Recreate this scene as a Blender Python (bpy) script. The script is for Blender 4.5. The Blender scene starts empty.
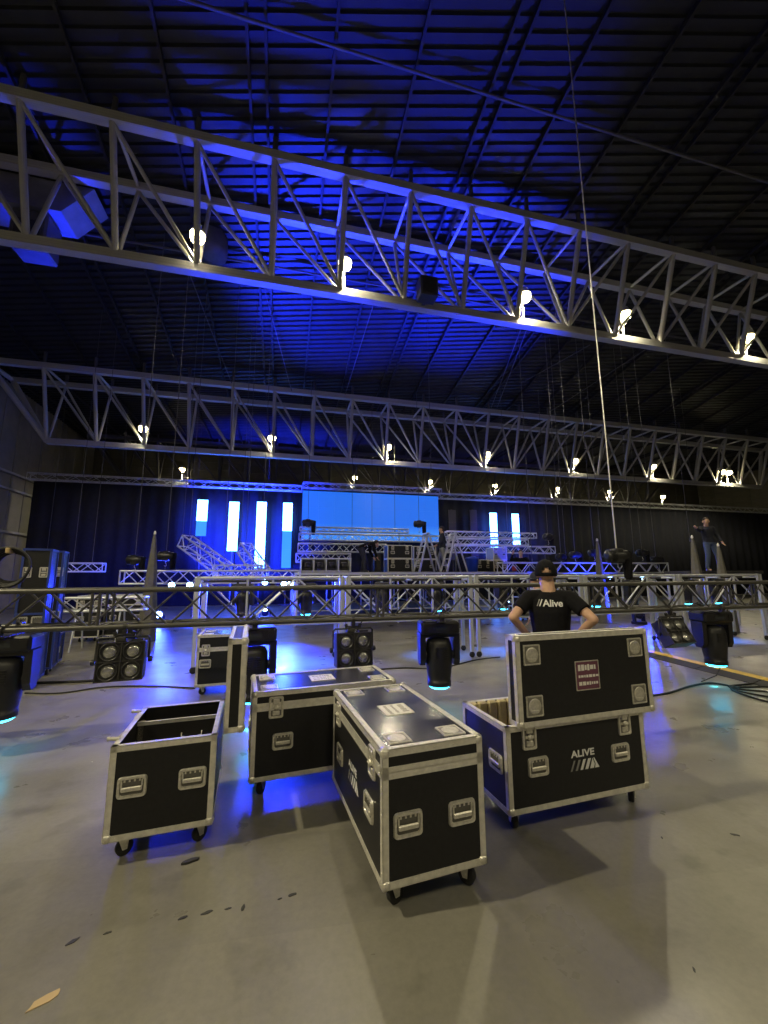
import bpy, bmesh, math, random
from mathutils import Vector, Matrix, Quaternion
from mathutils.bvhtree import BVHTree
random.seed(7)
SC = bpy.context.scene
COL = SC.collection

# ------------------------------------------------------------------ camera
F, PITCH, ROLL, YAW, HC = 401.0, math.radians(8.95), math.radians(-.28), math.radians(14.11), 1.7
fw = Vector((math.sin(YAW)*math.cos(PITCH), math.cos(YAW)*math.cos(PITCH), math.sin(PITCH)))
_rt = Vector((math.cos(YAW), -math.sin(YAW), 0)); _up = _rt.cross(fw)
rt = _rt*math.cos(ROLL) + _up*math.sin(ROLL); up = -_rt*math.sin(ROLL) + _up*math.cos(ROLL)
CAM = Vector((0, 0, HC))
cd = bpy.data.cameras.new('camera'); co = bpy.data.objects.new('camera', cd); COL.objects.link(co)
cd.sensor_fit = 'HORIZONTAL'; cd.sensor_width = 24.0; cd.lens = F/768*24
cd.clip_start = .05; cd.clip_end = 200
m = Matrix((rt, up, -fw)).transposed().to_4x4(); m.translation = CAM; co.matrix_world = m
SC.camera = co
def ray(px, py): return fw + rt*((px-384)/F) + up*((512-py)/F)
def atY(px, py, Y): d = ray(px, py); return CAM + d*(Y/d.y)          # point of a pixel in the plane y = Y
def atZ(px, py, z=0.): d = ray(px, py); return CAM + d*((z-HC)/d.z)   # point of a pixel at height z

# ------------------------------------------------------------------ world, exposure
w = bpy.data.worlds.new('world'); SC.world = w; w.use_nodes = True
bg = w.node_tree.nodes['Background']; bg.inputs[0].default_value = (.3, .42, 1, 1); bg.inputs[1].default_value = .012
SC.view_settings.view_transform = 'Standard'; SC.view_settings.look = 'None'
SC.view_settings.gamma = 1; SC.view_settings.use_curve_mapping = False
SC.view_settings.exposure = 0.0
LAMP_W, LAMP_BACK_W = 850, 1480     # watts of a hall lamp ahead of / behind the camera
WARM = (1, .88, .57)

# ------------------------------------------------------------------ materials
MATS = {}
def mat(name, col, rough=.5, metal=0., var=0., vscale=6., bump=0., bscale=40., emit=None, estr=0., spec=.5, coat=0.):
    if name in MATS: return MATS[name]
    M = bpy.data.materials.new(name); M.use_nodes = True; nt = M.node_tree; b = nt.nodes['Principled BSDF']
    b.inputs['Base Color'].default_value = (*col, 1); b.inputs['Roughness'].default_value = rough
    b.inputs['Metallic'].default_value = metal; b.inputs['Specular IOR Level'].default_value = spec
    if coat: b.inputs['Coat Weight'].default_value = coat; b.inputs['Coat Roughness'].default_value = .22
    tc = nt.nodes.new('ShaderNodeTexCoord')
    if var:
        n = nt.nodes.new('ShaderNodeTexNoise'); n.inputs['Scale'].default_value = vscale; n.inputs['Detail'].default_value = 5
        nt.links.new(tc.outputs['Object'], n.inputs['Vector'])
        r = nt.nodes.new('ShaderNodeValToRGB')
        r.color_ramp.elements[0].position = .3; r.color_ramp.elements[1].position = .7
        r.color_ramp.elements[0].color = (*[c*(1-var) for c in col], 1); r.color_ramp.elements[1].color = (*[min(1, c*(1+var)) for c in col], 1)
        nt.links.new(n.outputs['Fac'], r.inputs['Fac']); nt.links.new(r.outputs['Color'], b.inputs['Base Color'])
    if bump:
        n2 = nt.nodes.new('ShaderNodeTexNoise'); n2.inputs['Scale'].default_value = bscale; n2.inputs['Detail'].default_value = 3
        nt.links.new(tc.outputs['Object'], n2.inputs['Vector'])
        bp = nt.nodes.new('ShaderNodeBump'); bp.inputs['Strength'].default_value = bump; bp.inputs['Distance'].default_value = .01
        nt.links.new(n2.outputs['Fac'], bp.inputs['Height']); nt.links.new(bp.outputs['Normal'], b.inputs['Normal'])
    if emit:
        b.inputs['Emission Color'].default_value = (*emit, 1); b.inputs['Emission Strength'].default_value = estr
    MATS[name] = M; return M

ALU = mat('brushed_aluminium', (.80, .775, .70), .42, .55, .12, 25, .15, 120)
TALU = mat('truss_aluminium', (.63, .65, .68), .42, .6, .1, 12)
STEEL = mat('zinc_steel', (.74, .715, .64), .38, .7, .15, 60)
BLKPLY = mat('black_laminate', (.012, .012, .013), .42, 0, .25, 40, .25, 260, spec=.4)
BLKTOP = mat('black_laminate_blue_sheen', (.085, .085, .12), .2, .6, .2, 5, .03, 30)  # bluish metallic tint puts reflected blue stage light into the lid tops
BLKIN = mat('black_felt', (.018, .017, .016), .9)
BLKPL = mat('black_plastic', (.012, .012, .014), .42, 0, .2, 30)
BLKMET = mat('black_powder_coat', (.032, .031, .029), .45, .2, .25, 14)
RUBBER = mat('black_rubber', (.012, .012, .012), .7)
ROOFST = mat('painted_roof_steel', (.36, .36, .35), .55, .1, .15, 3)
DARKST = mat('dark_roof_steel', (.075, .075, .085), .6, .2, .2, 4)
FOAM = mat('cream_foam', (.62, .52, .30), .85, 0, .12, 20, .3, 60)
LABELW = mat('white_print', (.78, .76, .72), .6)
PRINTW = mat('white_ink', (.75, .75, .74), .5)
PRINTG = mat('grey_ink', (.25, .25, .25), .5)
PRINTR = mat('magenta_ink', (.15, .05, .085), .6)
YELL = mat('yellow_plastic', (.72, .48, .05), .5, 0, .2, 12)
SKIN = mat('skin', (.56, .34, .23), .5, 0, .1, 20)
CLOTHK = mat('black_cotton', (.007, .007, .009), .9, 0, .2, 30, .3, 90, spec=.2)
CLOTHN = mat('navy_cotton', (.022, .024, .04), .85, 0, .2, 20, .3, 60)
DENIM = mat('blue_denim', (.07, .10, .18), .85, 0, .2, 40, .3, 120)
GREYC = mat('grey_cotton', (.28, .29, .33), .85, 0, .2, 30, .3, 90)
HAIR = mat('brown_hair', (.035, .022, .014), .6)
SHOE = mat('dark_shoe', (.03, .03, .03), .6)
LENS = mat('grey_lens', (.42, .42, .40), .22, .8, .5, 14)
CYANL = mat('cyan_lens', (.1, .5, .6), .2, 0, emit=(.05, .65, 1), estr=9)
BLUEL = mat('blue_white_lens', (.3, .5, .9), .2, 0, emit=(.35, .62, 1), estr=26)
BULB = mat('hall_lamp_glow', (1, .9, .6), .4, emit=(1, .84, .42), estr=26)
REDB = mat('red_plastic', (.5, .04, .03), .45)
BLUEB = mat('blue_plastic', (.02, .06, .55), .4)
TAPE = mat('dark_tape', (.03, .03, .03), .6)
TAPEY = mat('tan_tape', (.45, .33, .16), .6)
WOODT = mat('grey_fabric', (.14, .135, .115), .9, 0, .15, 9, .3, 30)

# ------------------------------------------------------------------ mesh helpers
class MB:
    def __init__(s): s.v = []; s.f = []; s.sm = []; s.mi = []
    def _add(s, vs, fs, smooth=False, mi=0):
        o = len(s.v); s.v += [tuple(v) for v in vs]
        for f in fs: s.f.append(tuple(i+o for i in f)); s.sm.append(smooth); s.mi.append(mi)
        return s
    def box(s, c, d, M=None, mi=0, ch=0.):
        x, y, z = d[0]/2, d[1]/2, d[2]/2; c = Vector(c)
        if ch <= 0:
            vs = [Vector((a*x, b*y, e*z)) for a in (-1, 1) for b in (-1, 1) for e in (-1, 1)]
            fs = [(0, 1, 3, 2), (4, 6, 7, 5), (0, 4, 5, 1), (2, 3, 7, 6), (0, 2, 6, 4), (1, 5, 7, 3)]
        else:                                   # chamfered box
            vs = []; idx = {}
            for a in (-1, 1):
                for b in (-1, 1):
                    for e in (-1, 1):
                        for k in range(3):
                            q = [a*(x-ch), b*(y-ch), e*(z-ch)]; q[k] = (a*x, b*y, e*z)[k]
                            idx[a, b, e, k] = len(vs); vs.append(Vector(q))
            fs = []
            for k in range(3):
                i, j = [q for q in range(3) if q != k]
                for sg in (-1, 1):
                    def key(p, q):
                        r = [0, 0, 0]; r[k] = sg; r[i] = p; r[j] = q; return idx[r[0], r[1], r[2], k]
                    fs.append((key(-1, -1), key(1, -1), key(1, 1), key(-1, 1)))
                for p in (-1, 1):
                    for q in (-1, 1):
                        def kk(sg, ax):
                            r = [0, 0, 0]; r[k] = sg; r[i] = p; r[j] = q; return idx[r[0], r[1], r[2], ax]
                        fs.append((kk(-1, i), kk(1, i), kk(1, j), kk(-1, j)))
            for a in (-1, 1):
                for b in (-1, 1):
                    for e in (-1, 1): fs.append(tuple(idx[a, b, e, k] for k in range(3)))
        if M is None: vs = [v+c for v in vs]
        else: vs = [M @ (v+c) for v in vs]
        return s._add(vs, fs, False, mi)
    def cyl(s, a, b, r, r2=None, n=10, cap=True, mi=0, smooth=True):
        a = Vector(a); b = Vector(b); r2 = r if r2 is None else r2; d = (b-a)
        q = d.to_track_quat('Z', 'Y')
        vs = []
        for p, R in ((a, r), (b, r2)):
            for i in range(n):
                t = 2*math.pi*i/n; vs.append(p + q @ Vector((R*math.cos(t), R*math.sin(t), 0)))
        s._add(vs, [(i, (i+1) % n, n+(i+1) % n, n+i) for i in range(n)], smooth, mi)
        if cap: s._add(vs, [tuple(range(n-1, -1, -1)), tuple(range(n, 2*n))], False, mi)
        return s
    def lathe(s, prof, c=(0, 0, 0), axis='Z', n=20, mi=0, M=None):
        c = Vector(c); vs = []
        for r, z in prof:
            for i in range(n):
                t = 2*math.pi*i/n; x, y = r*math.cos(t), r*math.sin(t)
                v = {'Z': Vector((x, y, z)), 'Y': Vector((x, z, y)), 'X': Vector((z, x, y))}[axis]+c
                vs.append(M @ v if M else v)
        fs = [(k*n+i, k*n+(i+1) % n, (k+1)*n+(i+1) % n, (k+1)*n+i) for k in range(len(prof)-1) for i in range(n)]
        s._add(vs, fs, True, mi)
        s._add(vs, [tuple(range(n)), tuple(range((len(prof)-1)*n, len(prof)*n))], False, mi); return s
    def tube(s, pts, r, n=8, mi=0, closed=False):
        pts = [Vector(p) for p in pts]; vs = []; N = len(pts)
        for k, p in enumerate(pts):
            t = (pts[(k+1) % N]-pts[k-1]) if closed else (pts[min(k+1, N-1)]-pts[max(k-1, 0)])
            q = t.to_track_quat('Z', 'Y')
            for i in range(n):
                a = 2*math.pi*i/n; vs.append(p+q @ Vector((r*math.cos(a), r*math.sin(a), 0)))
        L = N if closed else N-1
        s._add(vs, [(k*n+i, k*n+(i+1) % n, ((k+1) % N)*n+(i+1) % n, ((k+1) % N)*n+i) for k in range(L) for i in range(n)], True, mi)
        if not closed: s._add(vs, [tuple(range(n-1, -1, -1)), tuple(range((N-1)*n, N*n))], False, mi)
        return s
    def prism(s, poly, z0, z1, M=None, mi=0):           # poly in xy, extruded along z
        n = len(poly); vs = [Vector((x, y, z)) for z in (z0, z1) for x, y in poly]
        if M: vs = [M @ v for v in vs]
        return s._add(vs, [(i, (i+1) % n, n+(i+1) % n, n+i) for i in range(n)]+[tuple(range(n-1, -1, -1)), tuple(range(n, 2*n))], False, mi)
    def ring(s, w, h, t, d, r=.02, M=None, mi=0, seg=4):  # rounded rectangular frame in xz facing -y, raised by d
        def rr(W, H, R):
            o = []
            for cx, cz, a0 in ((W/2-R, H/2-R, 0), (-W/2+R, H/2-R, 90), (-W/2+R, -H/2+R, 180), (W/2-R, -H/2+R, 270)):
                for k in range(seg+1):
                    a = math.radians(a0+90*k/seg); o.append((cx+R*math.cos(a), cz+R*math.sin(a)))
            return o
        A, B, C, D = rr(w, h, r), rr(w-.4*t, h-.4*t, r*.9), rr(w-1.6*t, h-1.6*t, r*.7), rr(w-2*t, h-2*t, r*.6)
        n = len(A); vs = []
        for poly, y in ((A, 0), (B, -d), (C, -d), (D, -.25*d)): vs += [Vector((x, y, z)) for x, z in poly]
        if M: vs = [M @ v for v in vs]
        return s._add(vs, [(k*n+i, k*n+(i+1) % n, (k+1)*n+(i+1) % n, (k+1)*n+i) for k in range(3) for i in range(n)], False, mi)
    def mesh(s, name, mats):
        me = bpy.data.meshes.new(name); me.from_pydata(s.v, [], s.f)
        for mm in (mats if isinstance(mats, (list, tuple)) else [mats]): me.materials.append(mm)
        me.polygons.foreach_set('use_smooth', s.sm); me.polygons.foreach_set('material_index', s.mi)
        bm = bmesh.new(); bm.from_mesh(me); bmesh.ops.recalc_face_normals(bm, faces=bm.faces); bm.to_mesh(me); bm.free()
        return me
    def build(s, name, mats, parent=None, label=None):
        return link(name, s.mesh(name, mats), parent, label)

def link(name, me, parent=None, label=None):
    o = bpy.data.objects.new(name, me); COL.objects.link(o)
    if parent: o.parent = parent
    if label: o['label'] = label
    return o
def tag(o, label, cat, group=None, kind=None):
    if label: o['label'] = label
    if cat: o['category'] = cat
    if group: o['group'] = group
    if kind: o['kind'] = kind
    return o
def thing(name, label, cat, loc=(0, 0, 0), rz=0., group=None):
    o = bpy.data.objects.new(name, None); COL.objects.link(o); o.empty_display_size = .2
    o.location = loc; o.rotation_euler = (0, 0, rz); return tag(o, label, cat, group)
def struct(o): o['kind'] = 'structure'; return o
def copy_tree(o, parent=None):
    c = o.copy(); COL.objects.link(c)
    if parent: c.parent = parent
    for ch in list(o.children): copy_tree(ch, c)
    return c
_unit = {}
def rod(name, parent, a, b, r, mt, n=8, square=False):       # instanced tube or square bar from a to b
    k = (mt.name, n, square)
    if k not in _unit:
        q = MB()
        if square: q.box((0, 0, 0), (2, 2, 1))
        else: q.cyl((0, 0, -.5), (0, 0, .5), 1, n=n)
        _unit[k] = q.mesh('bar', mt)
    a = Vector(a); b = Vector(b); d = b-a
    o = link(name, _unit[k], parent)
    o.rotation_mode = 'QUATERNION'; o.location = (a+b)/2
    o.rotation_quaternion = d.to_track_quat('Z', 'Y') if not square or abs(d.z) > 1e-4 or True else None
    o.scale = (r, r, d.length); return o
def spot(name, loc, to, color, watts, deg=40, blend=.4, radius=.08, parent=None):
    l = bpy.data.lights.new(name, 'SPOT'); l.color = color; l.energy = watts; l.spot_size = math.radians(deg); l.spot_blend = blend
    l.shadow_soft_size = radius
    o = bpy.data.objects.new(name, l); COL.objects.link(o); o.location = loc
    o.rotation_euler = (Vector(to)-Vector(loc)).to_track_quat('-Z', 'Y').to_euler()
    if parent: o.parent = parent
    return o
def text_mesh(body, size, bold=.0, shear=0., spacing=1.):
    cu = bpy.data.curves.new('t', 'FONT'); cu.body = body; cu.size = size; cu.offset = bold; cu.shear = shear
    cu.space_character = spacing; cu.align_x = 'CENTER'; cu.align_y = 'CENTER'; cu.fill_mode = 'FRONT'
    o = bpy.data.objects.new('t', cu); COL.objects.link(o)
    dg = bpy.context.evaluated_depsgraph_get(); me = bpy.data.meshes.new_from_object(o.evaluated_get(dg))
    bpy.data.objects.remove(o); bpy.data.curves.remove(cu)
    v = [tuple(q.co) for q in me.vertices]; f = [tuple(p.vertices) for p in me.polygons]; bpy.data.meshes.remove(me)
    return v, f

# ------------------------------------------------------------------ the hall
# floor
M = bpy.data.materials.new('worn_concrete'); M.use_nodes = True; nt = M.node_tree; b = nt.nodes['Principled BSDF']; N = nt.nodes.new; Lk = nt.links.new
tc = N('ShaderNodeTexCoord')
def noise(scale, detail=6, rough=.55):
    n = N('ShaderNodeTexNoise'); n.inputs['Scale'].default_value = scale; n.inputs['Detail'].default_value = detail; n.inputs['Roughness'].default_value = rough
    Lk(tc.outputs['Object'], n.inputs['Vector']); return n
def ramp(src, a, b_, p0, p1):
    r = N('ShaderNodeValToRGB'); r.color_ramp.elements[0].position = p0; r.color_ramp.elements[1].position = p1
    r.color_ramp.elements[0].color = (*a, 1); r.color_ramp.elements[1].color = (*b_, 1); Lk(src, r.inputs['Fac']); return r
def mix(a, b_, fac, mode='MULTIPLY'):
    x = N('ShaderNodeMix'); x.data_type = 'RGBA'; x.blend_type = mode
    if isinstance(fac, float): x.inputs[0].default_value = fac
    else: Lk(fac, x.inputs[0])
    Lk(a, x.inputs[6]); Lk(b_, x.inputs[7]); return x.outputs[2]
base = ramp(noise(.7).outputs['Fac'], (.175, .166, .142), (.25, .24, .205), .35, .68)
fine = ramp(noise(26, 8, .7).outputs['Fac'], (.86, .86, .86), (1, 1, 1), .3, .6)
stain = ramp(noise(2.6, 4).outputs['Fac'], (.72, .72, .70), (1, 1, 1), .33, .43)
br = N('ShaderNodeTexBrick'); br.inputs['Scale'].default_value = .33; br.inputs['Mortar Size'].default_value = 0; br.inputs['Bias'].default_value = 0
br.inputs['Color1'].default_value = (.86, .86, .87, 1); br.inputs['Color2'].default_value = (1, 1, .98, 1); br.offset = .37
mp = N('ShaderNodeMapping'); mp.inputs['Rotation'].default_value = (0, 0, .09); Lk(tc.outputs['Object'], mp.inputs['Vector']); Lk(mp.outputs['Vector'], br.inputs['Vector'])
c = mix(mix(mix(base.outputs['Color'], fine.outputs['Color'], 1.), stain.outputs['Color'], .75), br.outputs['Color'], .9)
Lk(c, b.inputs['Base Color'])
rr = ramp(noise(1.8, 6).outputs['Fac'], (.25,)*3, (.44,)*3, .3, .7); Lk(rr.outputs['Color'], b.inputs['Roughness'])
bp = N('ShaderNodeBump'); bp.inputs['Strength'].default_value = .08; bp.inputs['Distance'].default_value = .01
Lk(noise(35, 4).outputs['Fac'], bp.inputs['Height']); Lk(bp.outputs['Normal'], b.inputs['Normal'])
FLOOR = M
XL, XR, YB, YF = -14.0, 44.0, 33.5, -13.0
struct(MB().box(((XL+XR)/2, (YB+YF)/2, -.1), (XR-XL, YB-YF, .2)).build('floor', FLOOR))

# roof deck: ribbed sheet, sloping down from a ridge above the camera towards the stage
def zroof(y):
    if y < 0: return 15.72+.2*y
    if y < 20.5: return 15.72-.2*y
    return 11.62-.02*(y-20.5)
DECK = mat('ribbed_roof_sheet', (.018, .020, .028), .5, .3, .2, 2)
a = math.radians(-12); ds = Vector((math.cos(a), math.sin(a))); dt = Vector((-ds.y, ds.x)); pit = .27
q = MB(); ctr = Vector((15., 10.)); ns = 50
tl = []
t = -34.
while t < 34.: tl += [(t, 0.), (t+.11, 0.), (t+.135, .07), (t+.245, .07)]; t += pit
vs = []
for (t, h) in tl:
    for k in range(ns+1):
        s_ = -39+78*k/ns; p = ctr+ds*s_+dt*t
        vs.append((p.x, p.y, zroof(p.y)+h))
q._add(vs, [(i*(ns+1)+k, i*(ns+1)+k+1, (i+1)*(ns+1)+k+1, (i+1)*(ns+1)+k) for i in range(len(tl)-1) for k in range(ns)])
ceil = struct(q.build('ceiling', DECK))
PUR = mat('purlin_steel', (.012, .012, .016), .6, .2)
for k in range(29):
    for off in ((0., .42) if k % 3 == 0 else (0.,)):
        x = -13.2+2*k+off; q = MB()
        for y0, y1 in ((-2, 0), (0, 20.5), (20.5, 33.4)):
            z0, z1 = zroof(y0)-.09, zroof(y1)-.09
            vs = [(x+sx*.035, y, z+sz*.07) for y, z in ((y0, z0), (y1, z1)) for sx, sz in ((-1, -1), (1, -1), (1, 1), (-1, 1))]
            q._add(vs, [(0, 1, 5, 4), (1, 2, 6, 5), (2, 3, 7, 6), (3, 0, 4, 7), (0, 3, 2, 1), (4, 5, 6, 7)])
        q.build('purlin', PUR, ceil)
for y in (7.6, 13.5):
    rod('roof_pipe', ceil, (-13.5, y, zroof(y)-.3), (36, y, zroof(y)-.3), .04, DARKST)

# walls with cladding
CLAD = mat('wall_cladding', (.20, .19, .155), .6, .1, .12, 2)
wl = struct(MB().box((XL-.15, (YB+YF)/2, 8), (.3, YB-YF, 16)).build('wall_left', CLAD))
pm = MB().box((0, 0, 0), (.06, 1.16, 6.9), ch=.015).mesh('cladding_panel', CLAD)
for k in range(22):
    for z in (3.5, 10.45):
        o = link('cladding_panel', pm, wl); o.location = (XL+.03, 7.2+1.2*k, z)
for z in (4.0, 6.2, 7.05): MB().box((XL+.12, 20.5, z), (.12, 26, .12), ch=.01).build('wall_rail', ROOFST, wl)
CLADB = mat('shaded_wall_siding', (.11, .105, .085), .6, .1, .12, 2)  # cladding colour darkened for the weak light on the back wall
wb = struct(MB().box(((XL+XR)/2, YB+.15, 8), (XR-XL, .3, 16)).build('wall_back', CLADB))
pm = MB().box((0, 0, 0), (57.6, .05, .56), ch=.015).mesh('siding_board', CLADB)
for k in range(18):
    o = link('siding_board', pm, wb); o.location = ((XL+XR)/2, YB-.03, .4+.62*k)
wr = struct(MB().box((XR+.15, (YB+YF)/2, 8), (.3, YB-YF, 16)).build('wall_right', CLAD))
pm = MB().box((0, 0, 0), (.05, 26, .56), ch=.015).mesh('siding_board', CLAD)
for k in range(18):
    o = link('siding_board', pm, wr); o.location = (XR-.03, 20.3, .4+.62*k)
struct(MB().box(((XL+XR)/2, YF-.15, 8), (XR-XL, .3, 16)).build('wall_rear', CLAD))
s_ = thing('wall_sign', 'small dark red sign plate on the pale left wall cladding', 'sign', (XL+.09, 23.5, 3.6))
MB().box((0, 0, 0), (.04, 1.3, .32), ch=.01).build('plate', mat('dark_red_sign', (.10, .015, .02), .5), s_)
MB().box((.022, 0, 0), (.006, 1.0, .10)).build('lettering', mat('dull_red_print', (.22, .05, .05), .5), s_)

# roof trusses: triangular, two top chords and one bottom chord
def roof_truss(label, yc, ztop, zbot, xs, flip, ROOFST, wd=1.9, ends=True):
    t = thing('roof_truss', label, 'roof truss', (0, yc, 0)); n = len(xs)
    ya, yb = -wd/2, wd/2
    for y, z in ((ya, ztop), (yb, ztop), (0, zbot)):
        x0, x1 = (xs[0], xs[-1]) if z == zbot else (xs[0]-2.2, xs[-1]+2.2)
        rod('chord', t, (x0, y, z), (x1, y, z), .125, ROOFST, square=True)
    for i, x in enumerate(xs):
        for y in (ya, yb):
            rod('post', t, (x, y, ztop-.1), (x, y*.08, zbot+.1), .085 if y < 0 else .06, ROOFST)
            rod('hanger_stub', t, (x, y, ztop+.1), (x, y, zroof(yc+y)-.02), .07, DARKST)
            if i < n-1:
                a_, b_ = (xs[i], xs[i+1]) if i < flip else (xs[i+1], xs[i])
                rod('diagonal', t, (a_, y, ztop-.1), (b_, y*.08, zbot+.1), .055, ROOFST)
        rod('cross_strut', t, (x, ya, ztop), (x, yb, ztop), .055, ROOFST)
    if ends:
        for x, s_ in ((xs[0], -1), (xs[-1], 1)):
            for y in (ya, yb): rod('end_brace', t, (x, 0, zbot), (x+s_*2.2, y, ztop), .12, ROOFST)
            rod('end_strut', t, (x+s_*2.2, ya, ztop), (x+s_*2.2, yb, ztop), .1, ROOFST)
    return t
X1 = [-10.43+1.97*k for k in range(23)]; X2 = [-10.68+2.0*k for k in range(23)]
roof_truss('white steel roof truss nearest overhead, with five glowing lamps above its bottom chord', 10.8, 13.1, 10.02, X1, 10, ROOFST)
roof_truss('white steel roof truss further back, just ahead of the black drapes', 20.9, 11.05, 7.85, X2, 11, ROOFST)
roof_truss('dim steel roof truss behind the black drapes', 30.6, 11.0, 8.2, X2, 11, DARKST)  # dark steel colour carries the dim light on this rear truss

# hall lamps: a bracket, a tin reflector dish and a glowing bulb
def lamp_proto():
    t = thing('hall_lamp', 'glowing warm flood lamp on a short bracket above the roof truss chord', 'lamp', group='hall lamps on the roof trusses')
    q = MB().cyl((0, .15, -.75), (0, .15, -.2), .035).tube([(0, .15, -.2), (0, .24, -.05), (0, .24, .2), (0, .1, .34), (0, 0, .34)], .03).box((0, .15, -.74), (.2, .2, .04)); q.build('bracket', ROOFST, t)
    q = MB().lathe([(.03, .34), (.10, .32), (.14, .22), (.20, .12), (.21, .09), (.19, .10)], n=18); q.build('reflector', STEEL, t)
    q = MB().lathe([(.02, -.165), (.10, -.15), (.165, -.09), (.195, 0), (.185, .07), (.15, .13), (.05, .18)], n=18); q.build('bulb', BULB, t)
    return t
def lamp_light(t, watts):
    l = bpy.data.lights.new('hall_lamp_light', 'SPOT'); l.color = WARM; l.energy = watts; l.shadow_soft_size = .13
    l.spot_size = math.radians(165); l.spot_blend = .5
    o = bpy.data.objects.new('hall_lamp_light', l); COL.objects.link(o); o.parent = t; o.location = (0, -.02, -.33)
LP = lamp_proto(); used = [False]
def put_lamp(p, watts, label=None, group=None):
    if not used[0]: t = LP; used[0] = True
    else:
        t = LP.copy(); COL.objects.link(t)
        for ch in LP.children:
            if ch.type == 'MESH': c_ = ch.copy(); COL.objects.link(c_); c_.parent = t
    t.location = p
    if label: t['label'] = label
    if group: t['group'] = group
    lamp_light(t, watts); return t
for px, py in ((197, 243), (345, 265), (525, 300), (625, 315), (749, 343)):
    p = atY(px, py, 10.65); put_lamp((p.x, 10.65, 10.88), LAMP_W, 'glowing flood lamp on the bottom chord of the nearest overhead roof truss', 'lamps on the nearest roof truss')
for px, py in ((143, 430), (272, 438), (388, 447), (487, 454), (575, 464), (653, 464), (722, 472), (729, 475)):
    p = atY(px, py, 20.75); put_lamp((p.x, 20.75, 8.72), LAMP_W*.75, 'glowing flood lamp on the roof truss ahead of the black drapes', 'lamps on the second roof truss')
for px, py in ((182, 470), (355, 478), (430, 482), (495, 486), (557, 489), (610, 492), (663, 497)):
    p = atY(px, py, 30.45); put_lamp((p.x, 30.45, p.z), LAMP_W*1.3, 'glowing flood lamp seen just above the black drape truss', 'lamps behind the black drapes')
for x, y, k in ((-8.5, 2.6, 2.9), (-8.5, -5, .8), (1.5, -5, 1.2), (9, -5, .5), (16, -5, .5)):        # lamps hung beside and behind the photographer
        t = put_lamp((x, y, 10.9), LAMP_BACK_W*k, 'warm flood lamp hung from the roof behind the photographer', 'lamps over the open floor')
        rod('drop_rod', t, (0, 0, .25), (0, 0, zroof(y)-10.95), .02, DARKST)

# ------------------------------------------------------------------ flight cases
RX = lambda d: Matrix.Rotation(math.radians(d), 4, 'X')
RY = lambda d: Matrix.Rotation(math.radians(d), 4, 'Y')
RZ = lambda d: Matrix.Rotation(math.radians(d), 4, 'Z')
T = Matrix.Translation
_pm = {}
def shared(key, fn):
    if key not in _pm: _pm[key] = fn()
    return _pm[key]
def handle_mesh():
    q = MB().ring(.165, .125, .020, .012, .022)
    q.box((0, -.001, 0), (.14, .004, .10), mi=1)
    for k in range(4): q.box((-.042+.028*k, -.004, .036), (.010, .004, .012))
    return q.mesh('handle', [STEEL, mat('handle_recess_shade', (.16, .155, .14), .5, .6)])  # dark flush plate puts the shade of a recess into its colour
def grip_mesh():
    q = MB().box((0, -.012, -.008), (.115, .014, .026), ch=.005)
    q.cyl((-.056, -.010, .004), (-.056, -.010, .040), .005).cyl((.056, -.010, .004), (.056, -.010, .040), .005)
    return q.mesh('grip', STEEL)
def latch_mesh():
    q = MB().ring(.115, .165, .018, .011, .016)
    q.box((0, -.001, 0), (.085, .004, .135), mi=1)
    q.box((0, -.008, .045), (.05, .012, .04), ch=.004).box((0, -.008, -.04), (.055, .010, .035), ch=.004).box((0, -.007, 0), (.07, .008, .014))
    return q.mesh('latch', [STEEL, mat('latch_recess', (.2, .195, .18), .45, .7)])
def key_mesh():
    return MB().lathe([(.004, -.022), (.017, -.022), (.019, -.016), (.019, -.010)], axis='Y', n=14).box((0, -.024, 0), (.036, .008, .008), ch=.002).mesh('twist_key', STEEL)
def ball_mesh():
    q = MB().lathe([(.006, -.031), (.018, -.026), (.028, -.012), (.031, 0), (.028, .012), (.018, .026), (.006, .031)], n=12)
    q.box((0, 0, 0), (.052, .052, .052), ch=.012)
    return q.mesh('ball_corner', STEEL)
def dish_mesh():
    q = MB().ring(.14, .14, .012, .006, .008)
    q.box((0, -.001, 0), (.125, .004, .125), mi=1)
    q.lathe([(.052, -.004), (.050, -.007), (.035, -.004), (.03, -.003)], axis='Y', n=16)
    q.box((0, -.005, -.035), (.06, .006, .02), ch=.002)
    return q.mesh('wheel_dish', [STEEL, mat('dish_plate', (.34, .33, .29), .4, .8)])
def caster_mesh():
    q = MB().box((0, 0, .124), (.11, .09, .008)).lathe([(.032, .102), (.036, .108), (.034, .119)], n=14)
    for sx in (-1, 1): q.prism([(-.03, .108), (.03, .108), (.022, .04), (-.004, .04)], -.003, .003, T((sx*.026, 0, 0)) @ Matrix(((0, 0, 1, 0), (1, 0, 0, 0), (0, 1, 0, 0), (0, 0, 0, 1))))
    return q.mesh('caster', STEEL)
def wheel_mesh():
    return MB().lathe([(.012, -.019), (.042, -.019), (.048, -.013), (.048, .013), (.042, .019), (.012, .019)], (0, .012, .048), 'X', 20).mesh('wheel', RUBBER)
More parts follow.
